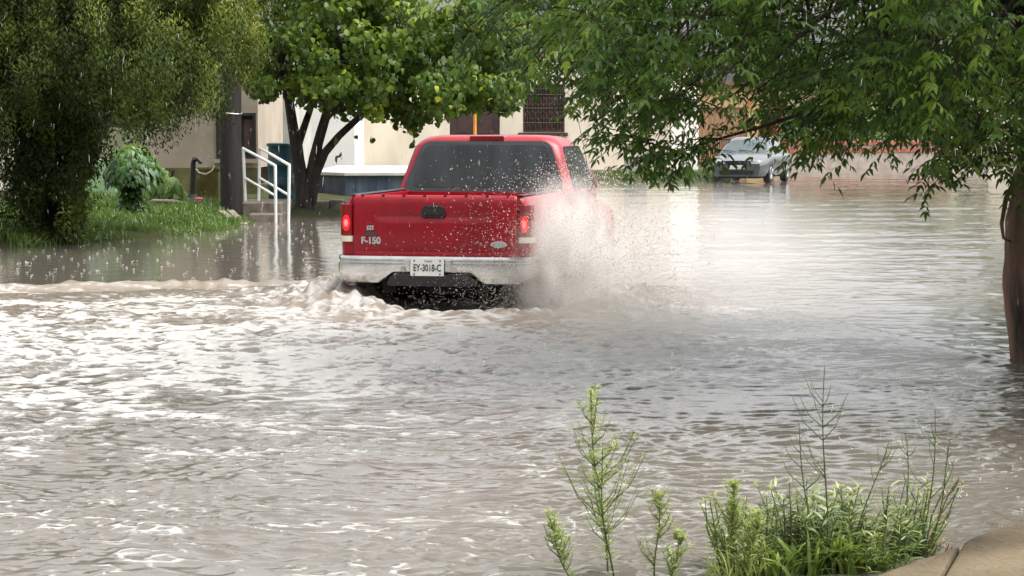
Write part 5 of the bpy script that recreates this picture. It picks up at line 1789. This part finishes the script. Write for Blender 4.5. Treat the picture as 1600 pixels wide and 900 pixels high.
def drops(name, P, Rr, mat, stretch=None):
    n = len(P)
    sc = Rr[:, None, None] * OCT[None]
    if stretch is not None:
        sc = sc + OCT[None, :, 2:3] * stretch[:, None, :]
    V = (P[:, None, :] + sc).reshape(-1, 3)
    T = (6 * np.arange(n)[:, None, None] + OCT_F[None]).reshape(-1, 3)
    return np_mesh(name, V, T, None, mat, None, None, smooth=True)


M_DROP = material('splash_water', (0.72, 0.66, 0.6), 0.25, var=0.05, spec=0.6)
M_RAIN = material('rain_water', (0.7, 0.72, 0.72), 0.15, var=0.03, spec=0.6, alpha=0.38)


def spray():
    rng = np.random.default_rng(77)

    def throw(n, src, v0, v1, sv, tmax, rmin, rmax, jitter=0.12, power=1.0):
        t = tmax * rng.random(n) ** power
        v = rng.uniform(v0, v1, (n, 3)) + rng.normal(size=(n, 3)) * sv
        p0 = np.array(src)[None] + rng.normal(size=(n, 3)) * jitter
        P = p0 + v * t[:, None]
        P[:, 2] -= 4.9 * t ** 2
        # slow the drops sideways a little as they break up
        ok = (P[:, 2] > 0.0) & (P[:, 2] < 1.45)
        P = P[ok]
        V = v[ok] - np.array([[0, 0, 9.8]]) * t[ok][:, None]
        r = rmin + (rmax - rmin) * rng.random(len(P)) ** 3
        return P, r, V
    src = TM @ Vector((0.93, 1.25, 0.42))
    src2 = TM @ Vector((0.95, 0.6, 0.36))
    parts = [
        throw(90000, src, (0.0, -1.5, 0.8), (1.5, 0.3, 4.2), 0.45, 0.8, 0.0016, 0.0068, 0.16),
        throw(34000, src2, (-0.8, -2.2, 0.8), (1.0, -0.2, 4.0), 0.4, 0.75, 0.0016, 0.0065, 0.18),
        throw(7000, src2, (-1.9, -1.8, 1.2), (0.0, -0.2, 4.4), 0.4, 0.7, 0.002, 0.0075, 0.15),
        throw(42000, (1.0, 18.6, 0.08), (-0.7, -3.2, 0.2), (1.3, 0.0, 2.0), 0.4, 0.42, 0.0014, 0.0045, 0.45),
        throw(5000, TM @ Vector((-0.95, 0.95, 0.33)), (-0.7, -1.2, 0.2), (0.1, 0.2, 1.6), 0.25, 0.3, 0.002, 0.006, 0.12),
        throw(900, TM @ Vector((0.0, 0.2, 0.3)), (-1.5, -1.0, 0.1), (1.5, 0.2, 1.2), 0.25, 0.28, 0.002, 0.005, 0.2),
    ]
    P = np.concatenate([p for p, _, _ in parts])
    r = np.concatenate([q for _, q, _ in parts])
    V = np.concatenate([v for _, _, v in parts])
    # keep drops out of the truck body
    inv = np.array(TM.inverted())
    Lp = P @ inv[:3, :3].T + inv[:3, 3]
    inside = (np.abs(Lp[:, 0]) < 0.91) & (Lp[:, 1] > 0.0) & (Lp[:, 1] < 5.3) & (Lp[:, 2] < 1.32) & (Lp[:, 2] > 0.45)
    inside |= (np.abs(Lp[:, 0]) < 0.9) & (Lp[:, 1] > 2.1) & (Lp[:, 1] < 4) & (Lp[:, 2] < 1.86)
    keep = ~inside
    o = drops('splash_droplets', P[keep], r[keep], M_DROP, V[keep] * 0.0022)
    kind(o, 'stuff')
    tag(o, 'beige spray of flying droplets thrown up by the right rear wheel', 'spray')


spray()


def mist_material(name, dens, color, scale, lo):
    m = bpy.data.materials.new(name)
    m.use_nodes = True
    t = m.node_tree
    t.nodes.clear()
    out_ = t.nodes.new('ShaderNodeOutputMaterial')
    pv = t.nodes.new('ShaderNodeVolumePrincipled')
    pv.inputs['Color'].default_value = (*color, 1)
    pv.inputs['Anisotropy'].default_value = 0.2
    tc_ = t.nodes.new('ShaderNodeTexCoord')
    ln = t.nodes.new('ShaderNodeVectorMath')
    ln.operation = 'LENGTH'
    t.links.new(tc_.outputs['Object'], ln.inputs[0])
    fall = t.nodes.new('ShaderNodeMapRange')
    fall.interpolation_type = 'SMOOTHERSTEP'
    t.links.new(ln.outputs['Value'], fall.inputs[0])
    fall.inputs[1].default_value = 0.98
    fall.inputs[2].default_value = 0.15
    nz_ = t.nodes.new('ShaderNodeTexNoise')
    nz_.inputs['Scale'].default_value = scale
    nz_.inputs['Detail'].default_value = 4
    nz_.inputs['Distortion'].default_value = 0.4
    t.links.new(tc_.outputs['Object'], nz_.inputs['Vector'])
    nr = t.nodes.new('ShaderNodeMapRange')
    t.links.new(nz_.outputs[0], nr.inputs[0])
    nr.inputs[1].default_value = lo
    nr.inputs[2].default_value = 0.72
    m1 = t.nodes.new('ShaderNodeMath')
    m1.operation = 'MULTIPLY'
    t.links.new(fall.outputs[0], m1.inputs[0])
    t.links.new(nr.outputs[0], m1.inputs[1])
    m2 = t.nodes.new('ShaderNodeMath')
    m2.operation = 'MULTIPLY'
    t.links.new(m1.outputs[0], m2.inputs[0])
    m2.inputs[1].default_value = dens
    t.links.new(m2.outputs[0], pv.inputs['Density'])
    t.links.new(pv.outputs[0], out_.inputs['Volume'])
    return m


def mist(name, label, loc, scale, mat):
    bm = bmesh.new()
    bmesh.ops.create_icosphere(bm, subdivisions=3, radius=1.0)
    me = bpy.data.meshes.new(name)
    bm.to_mesh(me)
    bm.free()
    me.materials.append(mat)
    o = bpy.data.objects.new(name, me)
    o.location = loc
    o.scale = scale
    C.objects.link(o)
    kind(o, 'stuff')
    tag(o, label, 'spray mist')


wsp = TM @ Vector((1.12, 0.7, 0.3))
mist('spray_plume', 'dense beige spray plume beside the right rear wheel', (wsp.x + 0.02, wsp.y - 0.25, 0.40), (0.72, 1.4, 1.0), mist_material('plume_mist', 5.5, (0.95, 0.93, 0.9), 4.6, 0.34))
mist('drifting_mist', 'thin pale mist drifting over the water right of the truck', (2.0, 24.5, 0.25), (3.0, 4.5, 1.0), mist_material('thin_mist', 0.32, (0.97, 0.96, 0.94), 1.6, 0.2))
mist('spray_curtain', 'low brown curtain of spray falling behind the right rear wheel', (0.98, 17.7, 0.08), (1.0, 2.0, 0.4), mist_material('low_mist', 1.1, (0.95, 0.92, 0.88), 3.5, 0.35))

# brown water sheet pouring off the left rear tyre
def water_sheet():
    rng = np.random.default_rng(15)
    rows = []
    for j in range(16):
        f = j / 15
        row = []
        for i in range(26):
            u = i / 25
            x = -0.87 + 0.30 * u + 0.03 * math.sin(9 * u + 4 * f) - 0.05 * f
            y = 0.78 - 0.16 * f - 0.05 * math.sin(u * math.pi) + 0.025 * math.sin(14 * u + 3 * f) + rng.normal() * 0.006
            z = 0.56 - 0.34 * f ** 1.3 - 0.09 * (2 * u - 1) ** 2 * (1 - f) + rng.normal() * 0.004
            row.append(tuple(TM @ Vector((x, y, z))))
        rows.append(row)
    o = MB().grid(rows).build('water_sheet', M_SHEET, None, smooth=170, fix=False)
    kind(o, 'stuff')
    tag(o, 'brown sheet of water pouring off the left rear wheel', 'splash')


M_SHEET = material('muddy_sheet', (0.24, 0.185, 0.14), 0.5, var=0.35, scale=9, bump=0.9, bump_scale=25, stretch=(3, 3, 0.4))
water_sheet()


def rain():
    rng = np.random.default_rng(91)
    n = 2500
    y = 8 + 30 * rng.random(n) ** 0.8
    x = rng.uniform(-1, 1, n) * (0.27 * y + 1.0)
    z = rng.uniform(0.05, 3.6, n)
    P = np.stack([x, y, z], 1)
    r = rng.uniform(0.001, 0.0018, n)
    o = drops('raindrops', P, r, M_RAIN, np.stack([0.003 * rng.normal(size=n), 0 * x, rng.uniform(0.010, 0.028, n)], 1))
    kind(o, 'stuff')
    tag(o, 'falling raindrops across the whole street', 'rain')
    # drip crowns where drops hit the calm water at the left bank and by the pavement
    n = 420
    y = np.where(rng.random(n) < 0.8, rng.uniform(23.5, 37, n), rng.uniform(8.6, 11.5, n))
    x = np.where(y > 20, rng.uniform(-7, -1.8, n), rng.uniform(1.7, 3.0, n))
    ok = shore_dist(x, y) < -0.2
    x, y = x[ok], y[ok]
    P, rr = [], []
    for a, b in zip(x, y):
        k = rng.integers(3, 7)
        s = 0.6 if b > 20 else 0.35
        for q in range(k):
            an_ = rng.uniform(0, 2 * math.pi)
            d = 0.03 * s * math.sqrt(rng.random())
            P.append((a + d * math.cos(an_), b + d * math.sin(an_), rng.uniform(0.0, 0.035) * s))
            rr.append(rng.uniform(0.004, 0.011) * s)
    o = drops('drip_crowns', np.array(P), np.array(rr), M_DROP)
    kind(o, 'stuff')
    tag(o, 'tiny splashes where raindrops hit the calm water', 'splash')


rain()
